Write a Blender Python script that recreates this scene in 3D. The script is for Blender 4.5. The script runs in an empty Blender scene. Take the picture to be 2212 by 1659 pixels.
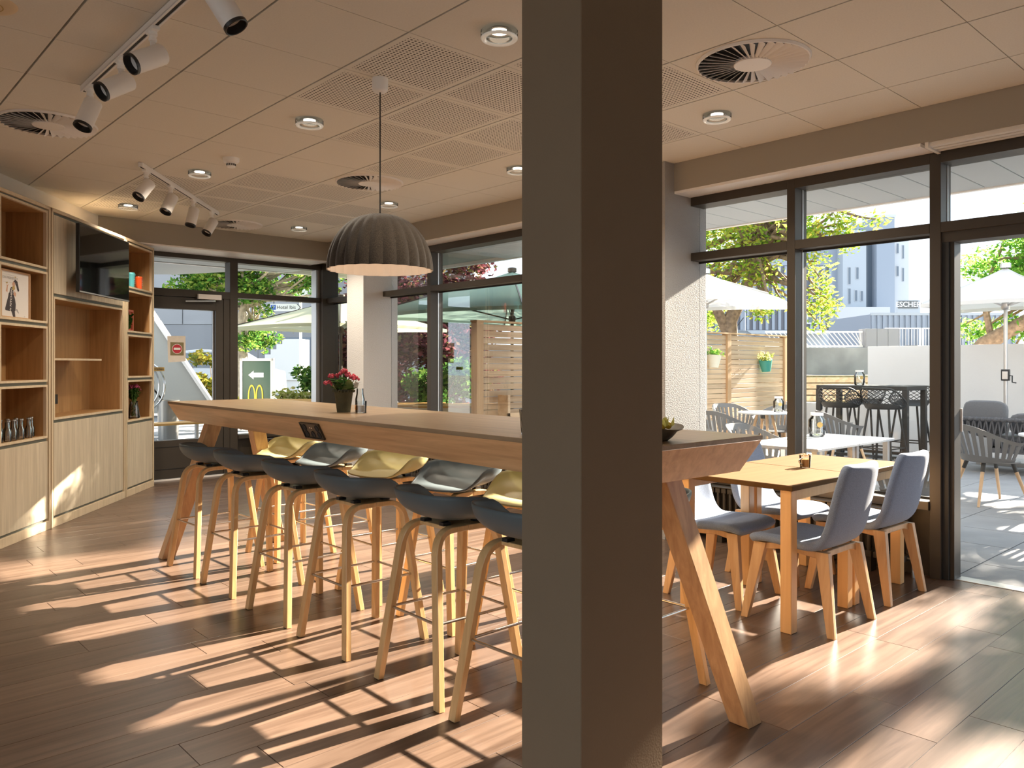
import bpy, bmesh, math, random
import numpy as np
from mathutils import Vector, Matrix

random.seed(7)
SC = bpy.context.scene
COL = SC.collection
PI = math.pi

# ------------------------------------------------------------------ camera
cam_d = bpy.data.cameras.new('camera')
cam_d.sensor_width = 36.0
cam_d.lens = 36.0 * 1710.0 / 2212.0
cam_d.shift_y = -39.5 / 2212.0
cam_d.clip_start = 0.05
cam_d.clip_end = 500
cam = bpy.data.objects.new('camera', cam_d)
COL.objects.link(cam)
cam.location = (0, 0, 1.38)
cam.rotation_euler = (PI / 2, 0, -math.radians(42.533))
SC.camera = cam

# ------------------------------------------------------------------ world, sun, exposure
SKY = 0.88
world = bpy.data.worlds.new('sky')
SC.world = world
world.use_nodes = True
wn = world.node_tree.nodes
wn['Background'].inputs[0].default_value = (0.77, 0.885, 1.0, 1)
wn['Background'].inputs[1].default_value = SKY
SUN_EL = math.radians(24.6)
SUN_AZ = math.radians(-2.2)
sun_d = bpy.data.lights.new('sun', 'SUN')
sun_d.energy = 21.5
sun_d.angle = math.radians(0.53)
sun_d.color = (1.0, 0.885, 0.735)
sun = bpy.data.objects.new('sun', sun_d)
COL.objects.link(sun)
sdir = Vector((math.cos(SUN_EL) * math.cos(SUN_AZ), math.cos(SUN_EL) * math.sin(SUN_AZ), math.sin(SUN_EL)))
sun.rotation_euler = sdir.to_track_quat('Z', 'Y').to_euler()
sun.location = (30, 0, 20)
vs = SC.view_settings
vs.view_transform = 'Standard'
vs.look = 'None'
vs.gamma = 1.0
vs.use_curve_mapping = False
vs.exposure = 1.45
cy = SC.cycles
cy.use_denoising = True
cy.max_bounces = 10
cy.diffuse_bounces = 6
cy.glossy_bounces = 4
cy.transmission_bounces = 6
cy.transparent_max_bounces = 24
cy.caustics_reflective = False
cy.caustics_refractive = False
cy.sample_clamp_indirect = 8.0
cy.blur_glossy = 1.0

# ------------------------------------------------------------------ materials
MATS = {}
def _new(name):
    m = bpy.data.materials.new(name)
    m.use_nodes = True
    nt = m.node_tree
    b = nt.nodes['Principled BSDF']
    return m, nt, b
def _c(c):
    return (c[0], c[1], c[2], 1.0)
def plain(name, col, rough=0.5, metal=0.0, spec=0.5, noise=0.0, nscale=8.0, bump=0.0, bscale=60.0, emit=None, estr=0.0, coat=0.0, sheen=0.0):
    m, nt, b = _new(name)
    b.inputs['Base Color'].default_value = _c(col)
    b.inputs['Roughness'].default_value = rough
    b.inputs['Metallic'].default_value = metal
    b.inputs['Specular IOR Level'].default_value = spec
    b.inputs['Coat Weight'].default_value = coat
    b.inputs['Sheen Weight'].default_value = sheen
    tc = nt.nodes.new('ShaderNodeTexCoord')
    if noise > 0:
        n = nt.nodes.new('ShaderNodeTexNoise')
        n.inputs['Scale'].default_value = nscale
        n.inputs['Detail'].default_value = 5
        nt.links.new(tc.outputs['Object'], n.inputs['Vector'])
        r = nt.nodes.new('ShaderNodeValToRGB')
        r.color_ramp.elements[0].position = 0.3
        r.color_ramp.elements[1].position = 0.7
        r.color_ramp.elements[0].color = _c([x * (1 - noise) for x in col])
        r.color_ramp.elements[1].color = _c([min(1, x * (1 + noise)) for x in col])
        nt.links.new(n.outputs['Fac'], r.inputs['Fac'])
        nt.links.new(r.outputs['Color'], b.inputs['Base Color'])
    if bump > 0:
        n = nt.nodes.new('ShaderNodeTexNoise')
        n.inputs['Scale'].default_value = bscale
        n.inputs['Detail'].default_value = 4
        nt.links.new(tc.outputs['Object'], n.inputs['Vector'])
        bp = nt.nodes.new('ShaderNodeBump')
        bp.inputs['Strength'].default_value = bump
        bp.inputs['Distance'].default_value = 0.01
        nt.links.new(n.outputs['Fac'], bp.inputs['Height'])
        nt.links.new(bp.outputs['Normal'], b.inputs['Normal'])
    if emit:
        b.inputs['Emission Color'].default_value = _c(emit)
        b.inputs['Emission Strength'].default_value = estr
    MATS[name] = m
    return m
def wood(name, c1, c2, axis='Z', scale=1.0, rough=0.45, vary=0.12, spec=0.5, ring=0.5):
    m, nt, b = _new(name)
    L = nt.links
    tc = nt.nodes.new('ShaderNodeTexCoord')
    oi = nt.nodes.new('ShaderNodeObjectInfo')
    ad = nt.nodes.new('ShaderNodeVectorMath'); ad.operation = 'ADD'
    mu = nt.nodes.new('ShaderNodeVectorMath'); mu.operation = 'SCALE'
    cmb = nt.nodes.new('ShaderNodeCombineXYZ')
    for k in range(3): L.new(oi.outputs['Random'], cmb.inputs[k])
    L.new(cmb.outputs[0], mu.inputs[0]); mu.inputs['Scale'].default_value = 37.0
    L.new(tc.outputs['Object'], ad.inputs[0]); L.new(mu.outputs[0], ad.inputs[1])
    mp = nt.nodes.new('ShaderNodeMapping')
    s = [22.0 * scale] * 3
    s['XYZ'.index(axis)] = 1.3 * scale
    mp.inputs['Scale'].default_value = s
    L.new(ad.outputs[0], mp.inputs['Vector'])
    n = nt.nodes.new('ShaderNodeTexNoise')
    n.inputs['Scale'].default_value = 1.0; n.inputs['Detail'].default_value = 6
    n.inputs['Roughness'].default_value = 0.62; n.inputs['Distortion'].default_value = ring
    L.new(mp.outputs[0], n.inputs['Vector'])
    r = nt.nodes.new('ShaderNodeValToRGB')
    r.color_ramp.elements[0].position = 0.32; r.color_ramp.elements[1].position = 0.68
    r.color_ramp.elements[0].color = _c(c1); r.color_ramp.elements[1].color = _c(c2)
    L.new(n.outputs['Fac'], r.inputs['Fac'])
    hs = nt.nodes.new('ShaderNodeHueSaturation')
    mr = nt.nodes.new('ShaderNodeMapRange')
    mr.inputs['To Min'].default_value = 1 - vary; mr.inputs['To Max'].default_value = 1 + vary
    L.new(oi.outputs['Random'], mr.inputs['Value'])
    L.new(mr.outputs[0], hs.inputs['Value'])
    L.new(r.outputs['Color'], hs.inputs['Color'])
    L.new(hs.outputs['Color'], b.inputs['Base Color'])
    b.inputs['Roughness'].default_value = rough
    b.inputs['Specular IOR Level'].default_value = spec
    bp = nt.nodes.new('ShaderNodeBump'); bp.inputs['Strength'].default_value = 0.06; bp.inputs['Distance'].default_value = 0.004
    L.new(n.outputs['Fac'], bp.inputs['Height']); L.new(bp.outputs['Normal'], b.inputs['Normal'])
    MATS[name] = m
    return m
def glassy(name, tint=(0.97, 0.985, 0.98), ior=1.45, refl=1.0, rough=0.0):
    # thin sheet glass: clear transmission plus mirror reflection by Fresnel
    m, nt, b = _new(name)
    nt.nodes.remove(b)
    out = nt.nodes['Material Output']
    tr = nt.nodes.new('ShaderNodeBsdfTransparent'); tr.inputs[0].default_value = _c(tint)
    gl = nt.nodes.new('ShaderNodeBsdfGlossy'); gl.inputs['Roughness'].default_value = rough
    fr = nt.nodes.new('ShaderNodeFresnel'); fr.inputs['IOR'].default_value = ior
    mm = nt.nodes.new('ShaderNodeMath'); mm.operation = 'MULTIPLY'; mm.inputs[1].default_value = refl
    mx = nt.nodes.new('ShaderNodeMixShader')
    nt.links.new(fr.outputs[0], mm.inputs[0]); nt.links.new(mm.outputs[0], mx.inputs[0])
    nt.links.new(tr.outputs[0], mx.inputs[1]); nt.links.new(gl.outputs[0], mx.inputs[2])
    nt.links.new(mx.outputs[0], out.inputs['Surface'])
    MATS[name] = m
    return m
def leafy(name, cols, trans=0.45):
    m, nt, b = _new(name)
    nt.nodes.remove(b)
    out = nt.nodes['Material Output']
    g = nt.nodes.new('ShaderNodeNewGeometry')
    r = nt.nodes.new('ShaderNodeValToRGB')
    e = r.color_ramp.elements
    while len(e) < len(cols): e.new(0.5)
    for k, c in enumerate(cols):
        e[k].position = k / max(1, len(cols) - 1); e[k].color = _c(c)
    nt.links.new(g.outputs['Random Per Island'], r.inputs['Fac'])
    d = nt.nodes.new('ShaderNodeBsdfDiffuse'); t = nt.nodes.new('ShaderNodeBsdfTranslucent')
    mx = nt.nodes.new('ShaderNodeMixShader'); mx.inputs[0].default_value = trans
    nt.links.new(r.outputs['Color'], d.inputs['Color']); nt.links.new(r.outputs['Color'], t.inputs['Color'])
    nt.links.new(d.outputs[0], mx.inputs[1]); nt.links.new(t.outputs[0], mx.inputs[2])
    nt.links.new(mx.outputs[0], out.inputs['Surface'])
    MATS[name] = m
    return m
def cloth(name, col, trans=0.35, rough=0.9):
    m, nt, b = _new(name)
    nt.nodes.remove(b)
    out = nt.nodes['Material Output']
    d = nt.nodes.new('ShaderNodeBsdfDiffuse'); t = nt.nodes.new('ShaderNodeBsdfTranslucent')
    d.inputs['Color'].default_value = _c(col); t.inputs['Color'].default_value = _c(col)
    mx = nt.nodes.new('ShaderNodeMixShader'); mx.inputs[0].default_value = trans
    nt.links.new(d.outputs[0], mx.inputs[1]); nt.links.new(t.outputs[0], mx.inputs[2])
    nt.links.new(mx.outputs[0], out.inputs['Surface'])
    MATS[name] = m
    return m
def weave(name, col, rough=0.9, scale=420.0, amt=0.35):
    # woven fabric: crossing fine waves as relief and slight colour change
    m, nt, b = _new(name)
    L = nt.links
    tc = nt.nodes.new('ShaderNodeTexCoord')
    n = nt.nodes.new('ShaderNodeTexNoise'); n.inputs['Scale'].default_value = scale; n.inputs['Detail'].default_value = 3
    L.new(tc.outputs['Object'], n.inputs['Vector'])
    r = nt.nodes.new('ShaderNodeValToRGB')
    r.color_ramp.elements[0].position = 0.3; r.color_ramp.elements[1].position = 0.7
    r.color_ramp.elements[0].color = _c([x * (1 - amt) for x in col]); r.color_ramp.elements[1].color = _c([x * (1 + amt) for x in col])
    L.new(n.outputs['Fac'], r.inputs['Fac']); L.new(r.outputs['Color'], b.inputs['Base Color'])
    bp = nt.nodes.new('ShaderNodeBump'); bp.inputs['Strength'].default_value = 0.35; bp.inputs['Distance'].default_value = 0.002
    L.new(n.outputs['Fac'], bp.inputs['Height']); L.new(bp.outputs['Normal'], b.inputs['Normal'])
    b.inputs['Roughness'].default_value = rough
    b.inputs['Sheen Weight'].default_value = 0.3
    b.inputs['Specular IOR Level'].default_value = 0.2
    MATS[name] = m
    return m

# ------------------------------------------------------------------ mesh builder
class MB:
    def __init__(s):
        s.v = []; s.f = []
    def add(s, vs_, fs_, M=None):
        o = len(s.v)
        if M is not None:
            vs_ = [tuple(M @ Vector(p)) for p in vs_]
        s.v.extend([tuple(p) for p in vs_])
        s.f.extend([tuple(o + i for i in f) for f in fs_])
        return s
    def box(s, x0, x1, y0, y1, z0, z1, M=None):
        v = [(x0, y0, z0), (x1, y0, z0), (x1, y1, z0), (x0, y1, z0), (x0, y0, z1), (x1, y0, z1), (x1, y1, z1), (x0, y1, z1)]
        f = [(0, 3, 2, 1), (4, 5, 6, 7), (0, 1, 5, 4), (1, 2, 6, 5), (2, 3, 7, 6), (3, 0, 4, 7)]
        return s.add(v, f, M)
    def hexa(s, a, b):
        # a, b: two quads (4 points each), joined into a solid
        return s.add(list(a) + list(b), [(0, 3, 2, 1), (4, 5, 6, 7), (0, 1, 5, 4), (1, 2, 6, 5), (2, 3, 7, 6), (3, 0, 4, 7)])
    def bar(s, p, q, w, h, side=None, w2=None, h2=None):
        p = Vector(p); q = Vector(q); d = (q - p).normalized()
        up = Vector(side) if side is not None else (Vector((0, 0, 1)) if abs(d.z) < 0.95 else Vector((1, 0, 0)))
        x = d.cross(up).normalized(); y = x.cross(d).normalized()
        w2 = w if w2 is None else w2; h2 = h if h2 is None else h2
        A = [p + x * (a * w / 2) + y * (b * h / 2) for a, b in ((-1, -1), (1, -1), (1, 1), (-1, 1))]
        B = [q + x * (a * w2 / 2) + y * (b * h2 / 2) for a, b in ((-1, -1), (1, -1), (1, 1), (-1, 1))]
        return s.hexa(A, B)
    def tube(s, pts, r, seg=8, closed=False, caps=True):
        pts = [Vector(p) for p in pts]
        n = len(pts)
        rr = r if isinstance(r, (list, tuple)) else [r] * n
        o = len(s.v)
        ref = None
        for i in range(n):
            if closed:
                d = (pts[(i + 1) % n] - pts[i - 1]).normalized()
            else:
                d = (pts[min(n - 1, i + 1)] - pts[max(0, i - 1)]).normalized()
            if ref is None:
                ref = Vector((0, 0, 1)) if abs(d.z) < 0.9 else Vector((1, 0, 0))
            x = d.cross(ref).normalized(); y = x.cross(d).normalized(); ref = y
            for k in range(seg):
                a = 2 * PI * k / seg
                s.v.append(tuple(pts[i] + x * (math.cos(a) * rr[i]) + y * (math.sin(a) * rr[i])))
        m = n if closed else n - 1
        for i in range(m):
            for k in range(seg):
                a = o + i * seg + k; b = o + i * seg + (k + 1) % seg
                j = ((i + 1) % n)
                c = o + j * seg + (k + 1) % seg; d2 = o + j * seg + k
                s.f.append((a, b, c, d2))
        if caps and not closed:
            s.f.append(tuple(o + k for k in range(seg))[::-1])
            s.f.append(tuple(o + (n - 1) * seg + k for k in range(seg)))
        return s
    def lathe(s, prof, seg=24, c=(0, 0, 0), M=None, caps=True):
        vs_ = []; fs_ = []
        for (r, z) in prof:
            for k in range(seg):
                a = 2 * PI * k / seg
                vs_.append((c[0] + r * math.cos(a), c[1] + r * math.sin(a), c[2] + z))
        for i in range(len(prof) - 1):
            for k in range(seg):
                fs_.append((i * seg + k, i * seg + (k + 1) % seg, (i + 1) * seg + (k + 1) % seg, (i + 1) * seg + k))
        if caps:
            if prof[0][0] > 1e-5: fs_.append(tuple(range(seg))[::-1])
            if prof[-1][0] > 1e-5: fs_.append(tuple((len(prof) - 1) * seg + k for k in range(seg)))
        return s.add(vs_, fs_, M)
    def prism(s, poly, z0, z1, M=None):
        n = len(poly)
        vs_ = [(x, y, z0) for x, y in poly] + [(x, y, z1) for x, y in poly]
        fs_ = [tuple(range(n))[::-1], tuple(range(n, 2 * n))] + [(i, (i + 1) % n, n + (i + 1) % n, n + i) for i in range(n)]
        return s.add(vs_, fs_, M)
    def sweep(s, pts, w, t, wd):
        # rectangular section along a path; wd = constant width direction
        pts = [Vector(p) for p in pts]; wd = Vector(wd).normalized()
        o = len(s.v); n = len(pts)
        ww = w if isinstance(w, (list, tuple)) else [w] * n
        tt = t if isinstance(t, (list, tuple)) else [t] * n
        for i in range(n):
            d = (pts[min(n - 1, i + 1)] - pts[max(0, i - 1)]).normalized()
            nn = d.cross(wd).normalized()
            for a, b in ((-1, -1), (1, -1), (1, 1), (-1, 1)):
                s.v.append(tuple(pts[i] + wd * (a * ww[i] / 2) + nn * (b * tt[i] / 2)))
        for i in range(n - 1):
            for k in range(4):
                s.f.append((o + i * 4 + k, o + i * 4 + (k + 1) % 4, o + i * 4 + 4 + (k + 1) % 4, o + i * 4 + 4 + k))
        s.f.append((o + 3, o + 2, o + 1, o)); e = o + (n - 1) * 4
        s.f.append((e, e + 1, e + 2, e + 3))
        return s
    def grid(s, P):
        # P: rows of points
        o = len(s.v); R = len(P); C_ = len(P[0])
        for row in P: s.v.extend([tuple(p) for p in row])
        for i in range(R - 1):
            for k in range(C_ - 1):
                a = o + i * C_ + k
                s.f.append((a, a + 1, a + C_ + 1, a + C_))
        return s
    def sphere(s, c, r, seg=10, rings=6, sc=(1, 1, 1)):
        pr = [(max(1e-6, math.sin(PI * i / rings)) * r, -math.cos(PI * i / rings) * r) for i in range(rings + 1)]
        M = Matrix.Translation(c) @ Matrix.Diagonal((sc[0], sc[1], sc[2], 1))
        return s.lathe(pr, seg, M=M, caps=False)

ORG = {}      # object name -> matrix of its thing's frame
def mat(m):
    return MATS[m] if isinstance(m, str) else m
def _mesh(mb, name, m, smooth, bevel, M=None):
    me = bpy.data.meshes.new(name)
    vv = mb.v
    if M is not None:
        Mi = M.inverted()
        vv = [tuple(Mi @ Vector(p)) for p in vv]
    me.from_pydata(vv, [], mb.f)
    bm = bmesh.new(); bm.from_mesh(me)
    bmesh.ops.recalc_face_normals(bm, faces=bm.faces)
    if bevel > 0:
        es = [e for e in bm.edges if len(e.link_faces) == 2 and e.calc_face_angle(0) > 0.5]
        bmesh.ops.bevel(bm, geom=es, offset=bevel, segments=1 if bevel < 0.004 else 2, profile=0.7, affect='EDGES', clamp_overlap=True)
    bm.to_mesh(me); bm.free()
    me.materials.append(mat(m))
    if smooth:
        me.shade_smooth()
        me.set_sharp_from_angle(angle=math.radians(40))
    return me
def mk(name, mb, m, parent=None, smooth=False, bevel=0.0, world=True, base=None):
    """Links mb as one mesh object. With a parent, mb is given in world space (world=True) or in the thing's own frame."""
    if parent is None:
        if base is None:
            a = np.array(mb.v)
            base = (float((a[:, 0].min() + a[:, 0].max()) / 2), float((a[:, 1].min() + a[:, 1].max()) / 2), float(a[:, 2].min()))
        M = Matrix.Translation(base)
        me = _mesh(mb, name, m, smooth, bevel, M)
        o = bpy.data.objects.new(name, me); COL.objects.link(o)
        o.location = base
        ORG[o.name] = M
        return o
    M = ORG[parent.name] if world else None
    me = _mesh(mb, name, m, smooth, bevel, M)
    o = bpy.data.objects.new(name, me); COL.objects.link(o)
    o.parent = parent
    ORG[o.name] = ORG[parent.name]
    return o
def tag(o, label=None, cat=None, group=None, kind=None):
    if label: o['label'] = label
    if cat: o['category'] = cat
    if group: o['group'] = group
    if kind: o['kind'] = kind
    return o
def struct(o):
    o['kind'] = 'structure'
    return o
def thing(name, label, cat, loc=(0, 0, 0), rz=0.0, group=None):
    o = bpy.data.objects.new(name, None); COL.objects.link(o)
    o.empty_display_size = 0.1
    o.location = loc; o.rotation_euler = (0, 0, rz)
    ORG[o.name] = Matrix.Translation(loc) @ Matrix.Rotation(rz, 4, 'Z')
    return tag(o, label, cat, group)
def root_struct(name, loc=(0, 0, 0)):
    o = bpy.data.objects.new(name, None); COL.objects.link(o); o.location = loc
    ORG[o.name] = Matrix.Translation(loc)
    return struct(o)
def child(parent, name, me, loc=(0, 0, 0), rot=(0, 0, 0)):
    o = bpy.data.objects.new(name, me); COL.objects.link(o); o.parent = parent
    o.location = loc; o.rotation_euler = rot
    ORG[o.name] = ORG[parent.name]
    return o
def dup(root, loc, rz, label=None, group=None):
    r = root.copy(); COL.objects.link(r); r.location = loc; r.rotation_euler = (0, 0, rz)
    ORG[r.name] = Matrix.Translation(loc) @ Matrix.Rotation(rz, 4, 'Z')
    if label: r['label'] = label
    if group: r['group'] = group
    for ch in list(root.children):
        c = ch.copy(); COL.objects.link(c); c.parent = r
        for g in list(ch.children):
            d = g.copy(); COL.objects.link(d); d.parent = c
    return r
def mod_solid(o, t, off=-1.0):
    md = o.modifiers.new('thickness', 'SOLIDIFY'); md.thickness = t; md.offset = off
def mod_sub(o, n=2):
    md = o.modifiers.new('smooth', 'SUBSURF'); md.levels = n; md.render_levels = n
def text_mb(mb, txt, size, M, depth=0.0, bold=False, align='CENTER'):
    cu = bpy.data.curves.new('t', 'FONT'); cu.body = txt; cu.size = size; cu.align_x = align; cu.align_y = 'CENTER'
    cu.resolution_u = 3
    if bold: cu.offset = size * 0.018
    cu.extrude = depth
    ob = bpy.data.objects.new('t', cu); COL.objects.link(ob)
    dg = bpy.context.evaluated_depsgraph_get()
    me = bpy.data.meshes.new_from_object(ob.evaluated_get(dg))
    mb.add([tuple(v.co) for v in me.vertices], [tuple(p.vertices) for p in me.polygons], M)
    bpy.data.objects.remove(ob); bpy.data.curves.remove(cu); bpy.data.meshes.remove(me)
    return mb
def rrect(w, h, r, n=5):
    pts = []
    for cx_, cy_, a0 in ((w / 2 - r, h / 2 - r, 0), (-w / 2 + r, h / 2 - r, PI / 2), (-w / 2 + r, -h / 2 + r, PI), (w / 2 - r, -h / 2 + r, 1.5 * PI)):
        for k in range(n + 1):
            a = a0 + PI / 2 * k / n
            pts.append((cx_ + r * math.cos(a), cy_ + r * math.sin(a)))
    return pts
def smooth01(x):
    x = max(0.0, min(1.0, x))
    return x * x * (3 - 2 * x)
# ------------------------------------------------------------------ the palette
wood('floor_vinyl', (0.0714, 0.042, 0.02772), (0.1495, 0.09744, 0.06888), 'X', 0.9, rough=0.30, vary=0.12, ring=0.8, spec=0.55)
plain('floor_base', (0.05, 0.035, 0.028), 0.8)
plain('ceiling_tile', (0.76, 0.72, 0.64), 0.9, noise=0.03, nscale=120, spec=0.2)
plain('ceiling_grid', (0.035, 0.028, 0.022), 0.9)
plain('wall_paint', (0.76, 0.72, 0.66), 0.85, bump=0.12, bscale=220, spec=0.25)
plain('plaster_shade_lifted', (0.74, 0.73, 0.72), 0.9, bump=0.5, bscale=95, spec=0.2)  # pillar plaster, lightened in colour because the far faces lie in shade
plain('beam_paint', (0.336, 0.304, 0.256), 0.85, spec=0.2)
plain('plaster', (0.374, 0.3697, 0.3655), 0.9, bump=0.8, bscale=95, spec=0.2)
plain('column_paint', (0.19, 0.132, 0.08), 0.75, bump=0.10, bscale=180, noise=0.02, nscale=5, spec=0.3)
plain('bronze_frame', (0.0527, 0.0425, 0.03145), 0.48, metal=0.1, spec=0.4)
plain('grey_frame', (0.13, 0.135, 0.135), 0.4, metal=0.3)
plain('seal_black', (0.012, 0.012, 0.012), 0.6)
glassy('window_glass', (0.985, 0.99, 0.988), 1.35, 0.30)
glassy('clear_glass', (0.97, 0.98, 0.98), 1.45, 1.3)
wood('oak_table', (0.2376, 0.1496, 0.0792), (0.3608, 0.242, 0.1364), 'Y', 1.2, rough=0.36, vary=0.03)
wood('oak_bounce_lit', (0.52, 0.27, 0.115), (0.74, 0.43, 0.20), 'Y', 1.2, rough=0.42, vary=0.03)  # same oak as the top, light bounced off the floor put into its colour
wood('oak_leg', (0.42, 0.235, 0.11), (0.62, 0.38, 0.19), 'Z', 1.2, rough=0.42, vary=0.05)
wood('oak_stool', (0.56, 0.33, 0.135), (0.72, 0.46, 0.21), 'Z', 1.4, rough=0.36, vary=0.06)
wood('oak_pale', (0.50, 0.415, 0.295), (0.68, 0.58, 0.43), 'Z', 1.3, rough=0.5, vary=0.03)
wood('oak_edge', (0.60, 0.47, 0.31), (0.72, 0.58, 0.40), 'Z', 1.0, rough=0.5, vary=0.02)
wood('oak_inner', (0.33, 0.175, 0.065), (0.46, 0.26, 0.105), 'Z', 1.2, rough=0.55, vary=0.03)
wood('beech', (0.118, 0.064, 0.027), (0.145, 0.081, 0.036), 'X', 0.8, rough=0.6, vary=0.03, spec=0.03)  # sunlit table tops, colour darkened to offset the strong sun
wood('beech_shade_lifted', (0.70, 0.40, 0.165), (0.82, 0.50, 0.225), 'Z', 0.8, rough=0.35, vary=0.04)  # same beech, colour lightened for the shaded legs and aprons
wood('oak_chair', (0.52, 0.30, 0.14), (0.66, 0.42, 0.22), 'Z', 1.2, rough=0.4, vary=0.05)
wood('larch', (0.425, 0.2805, 0.1615), (0.612, 0.459, 0.306), 'X', 0.6, rough=0.7, vary=0.14)
wood('larch_post', (0.442, 0.2635, 0.1275), (0.578, 0.3825, 0.2125), 'Z', 0.6, rough=0.7, vary=0.06)
wood('pallet_wood', (0.50, 0.40, 0.28), (0.68, 0.57, 0.42), 'X', 0.7, rough=0.8, vary=0.12)
plain('shell_blue', (0.088, 0.112, 0.120), 0.52, spec=0.4)
plain('shell_mustard', (0.378, 0.333, 0.1395), 0.52, spec=0.4)
plain('steel', (0.62, 0.60, 0.56), 0.25, metal=1.0)
plain('chrome', (0.75, 0.75, 0.75), 0.12, metal=1.0)
plain('white_metal', (0.851, 0.8165, 0.782), 0.45)
plain('white_plastic', (0.902, 0.88, 0.847), 0.4)
plain('black_plastic', (0.015, 0.014, 0.014), 0.4)
plain('screen', (0.006, 0.007, 0.007), 0.04, spec=0.8)
plain('gap_grey', (0.17, 0.175, 0.145), 0.6)
plain('felt', (0.0595, 0.0459, 0.034), 0.95, noise=0.45, nscale=220, bump=0.3, bscale=300, spec=0.1, sheen=0.3)
plain('felt_inside', (0.92, 0.84, 0.76), 0.9)
plain('socket_bronze', (0.10, 0.075, 0.05), 0.35, metal=0.6)
plain('bronze_dark', (0.045, 0.036, 0.025), 0.45, metal=0.3)
weave('chair_fabric', (0.20, 0.26, 0.38))
weave('cushion_grey', (0.10, 0.10, 0.105))
plain('rope_grey', (0.075, 0.075, 0.08), 0.9, noise=0.2, nscale=90)
plain('terrace_chair', (0.1785, 0.1785, 0.1785), 0.5)
plain('lattice_black', (0.035, 0.034, 0.032), 0.5)
plain('rattan_black', (0.03, 0.028, 0.025), 0.6, noise=0.4, nscale=160, bump=0.4, bscale=200)
plain('teak_leg', (0.62, 0.42, 0.25), 0.5, noise=0.08, nscale=14)
plain('table_white', (0.54, 0.555, 0.585), 0.35)
plain('paver', (0.264, 0.268, 0.276), 0.75, noise=0.10, nscale=3.5, bump=0.08, bscale=80)
plain('paver_joint', (0.13, 0.13, 0.13), 0.9)
plain('asphalt', (0.192, 0.192, 0.196), 0.9, noise=0.12, nscale=0.8)
plain('soffit', (0.424, 0.456, 0.48), 0.6)
plain('soffit_gap', (0.36, 0.36, 0.34), 0.8)
plain('render_white', (0.64, 0.632, 0.616), 0.9, noise=0.025, nscale=1.5, bump=0.1, bscale=50)
plain('concrete', (0.34, 0.3315, 0.3145), 0.9, noise=0.22, nscale=1.6, bump=0.2, bscale=20)
plain('moss_concrete', (0.255, 0.2295, 0.1275), 0.9, noise=0.35, nscale=9)
plain('facade_light', (0.3854, 0.4264, 0.4756), 0.9)
plain('facade_mid', (0.2706, 0.3116, 0.3772), 0.9)
plain('facade_grey', (0.238, 0.2422, 0.255), 0.8)
plain('facade_white', (0.48, 0.504, 0.536), 0.9)
plain('facade_panel', (0.289, 0.2932, 0.306), 0.6, noise=0.04, nscale=0.6)
plain('corrugated', (0.255, 0.2975, 0.3655), 0.5, metal=0.2)
plain('corrugated_dark', (0.12, 0.13, 0.16), 0.55)
plain('cabinet_grey', (0.3145, 0.306, 0.3145), 0.6)
plain('window_dark', (0.10, 0.13, 0.17), 0.15, spec=0.8)
plain('window_bright', (0.55, 0.68, 0.74), 0.2, spec=0.7)
plain('car_paint', (0.10, 0.12, 0.16), 0.2, coat=0.6)
plain('car_paint_light', (0.45, 0.50, 0.58), 0.2, coat=0.6)
plain('car_red', (0.40, 0.06, 0.05), 0.3)
plain('rubber', (0.02, 0.02, 0.02), 0.8)
cloth('parasol_white', (0.6888, 0.6806, 0.6724), 0.35)
cloth('parasol_green', (0.30, 0.42, 0.36), 0.30)
cloth('parasol_pale', (0.493, 0.51, 0.374), 0.35)
plain('logo_yellow', (0.85, 0.62, 0.04), 0.4)
plain('board_green', (0.030, 0.085, 0.055), 0.3)
plain('alu', (0.527, 0.5185, 0.51), 0.35, metal=0.7)
plain('sign_white', (0.697, 0.714, 0.748), 0.4)
plain('sign_blue', (0.05, 0.12, 0.42), 0.4)
plain('sign_ink', (0.05, 0.05, 0.06), 0.5)
plain('sign_red', (0.45, 0.02, 0.03), 0.4)
plain('paper', (0.68, 0.62, 0.54), 0.8, noise=0.04, nscale=30)
plain('paper_white', (0.78, 0.74, 0.70), 0.7)
plain('print_black', (0.05, 0.042, 0.045), 0.7)
plain('print_skin', (0.62, 0.36, 0.24), 0.7)
plain('print_grey', (0.35, 0.33, 0.32), 0.7)
plain('print_gold', (0.52, 0.36, 0.12), 0.7)
plain('label_olive', (0.20, 0.16, 0.07), 0.6)
plain('frame_pine', (0.62, 0.38, 0.20), 0.5, noise=0.08, nscale=20)
plain('frame_coral', (0.60, 0.17, 0.11), 0.5)
plain('cup_teal', (0.07, 0.30, 0.34), 0.35)
plain('cup_orange', (0.75, 0.10, 0.02), 0.35)
plain('pot_green', (0.065, 0.055, 0.022), 0.75, noise=0.15, nscale=30, bump=0.3, bscale=60)
plain('pot_wrap', (0.17, 0.19, 0.05), 0.5, noise=0.25, nscale=25)
plain('pot_pale', (0.72, 0.70, 0.58), 0.6)
plain('pot_teal', (0.05, 0.30, 0.24), 0.5)
plain('pot_blue', (0.28, 0.40, 0.55), 0.5)
plain('petal_pink', (0.62, 0.07, 0.10), 0.6, noise=0.35, nscale=60)
plain('petal_mauve', (0.33, 0.045, 0.11), 0.6, noise=0.35, nscale=60)
leafy('leaf_pot', [(0.02, 0.06, 0.012), (0.05, 0.12, 0.025)], 0.2)
plain('stem_green', (0.10, 0.20, 0.04), 0.6)
plain('amber_tea', (0.55, 0.22, 0.05), 0.25, spec=0.6)
plain('candle_fill', (0.60, 0.46, 0.28), 0.6)
plain('bowl_brown', (0.13, 0.105, 0.075), 0.45)
plain('fruit_yellow', (0.72, 0.48, 0.04), 0.45)
leafy('husk', [(0.55, 0.52, 0.12), (0.72, 0.66, 0.25)], 0.5)
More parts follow.
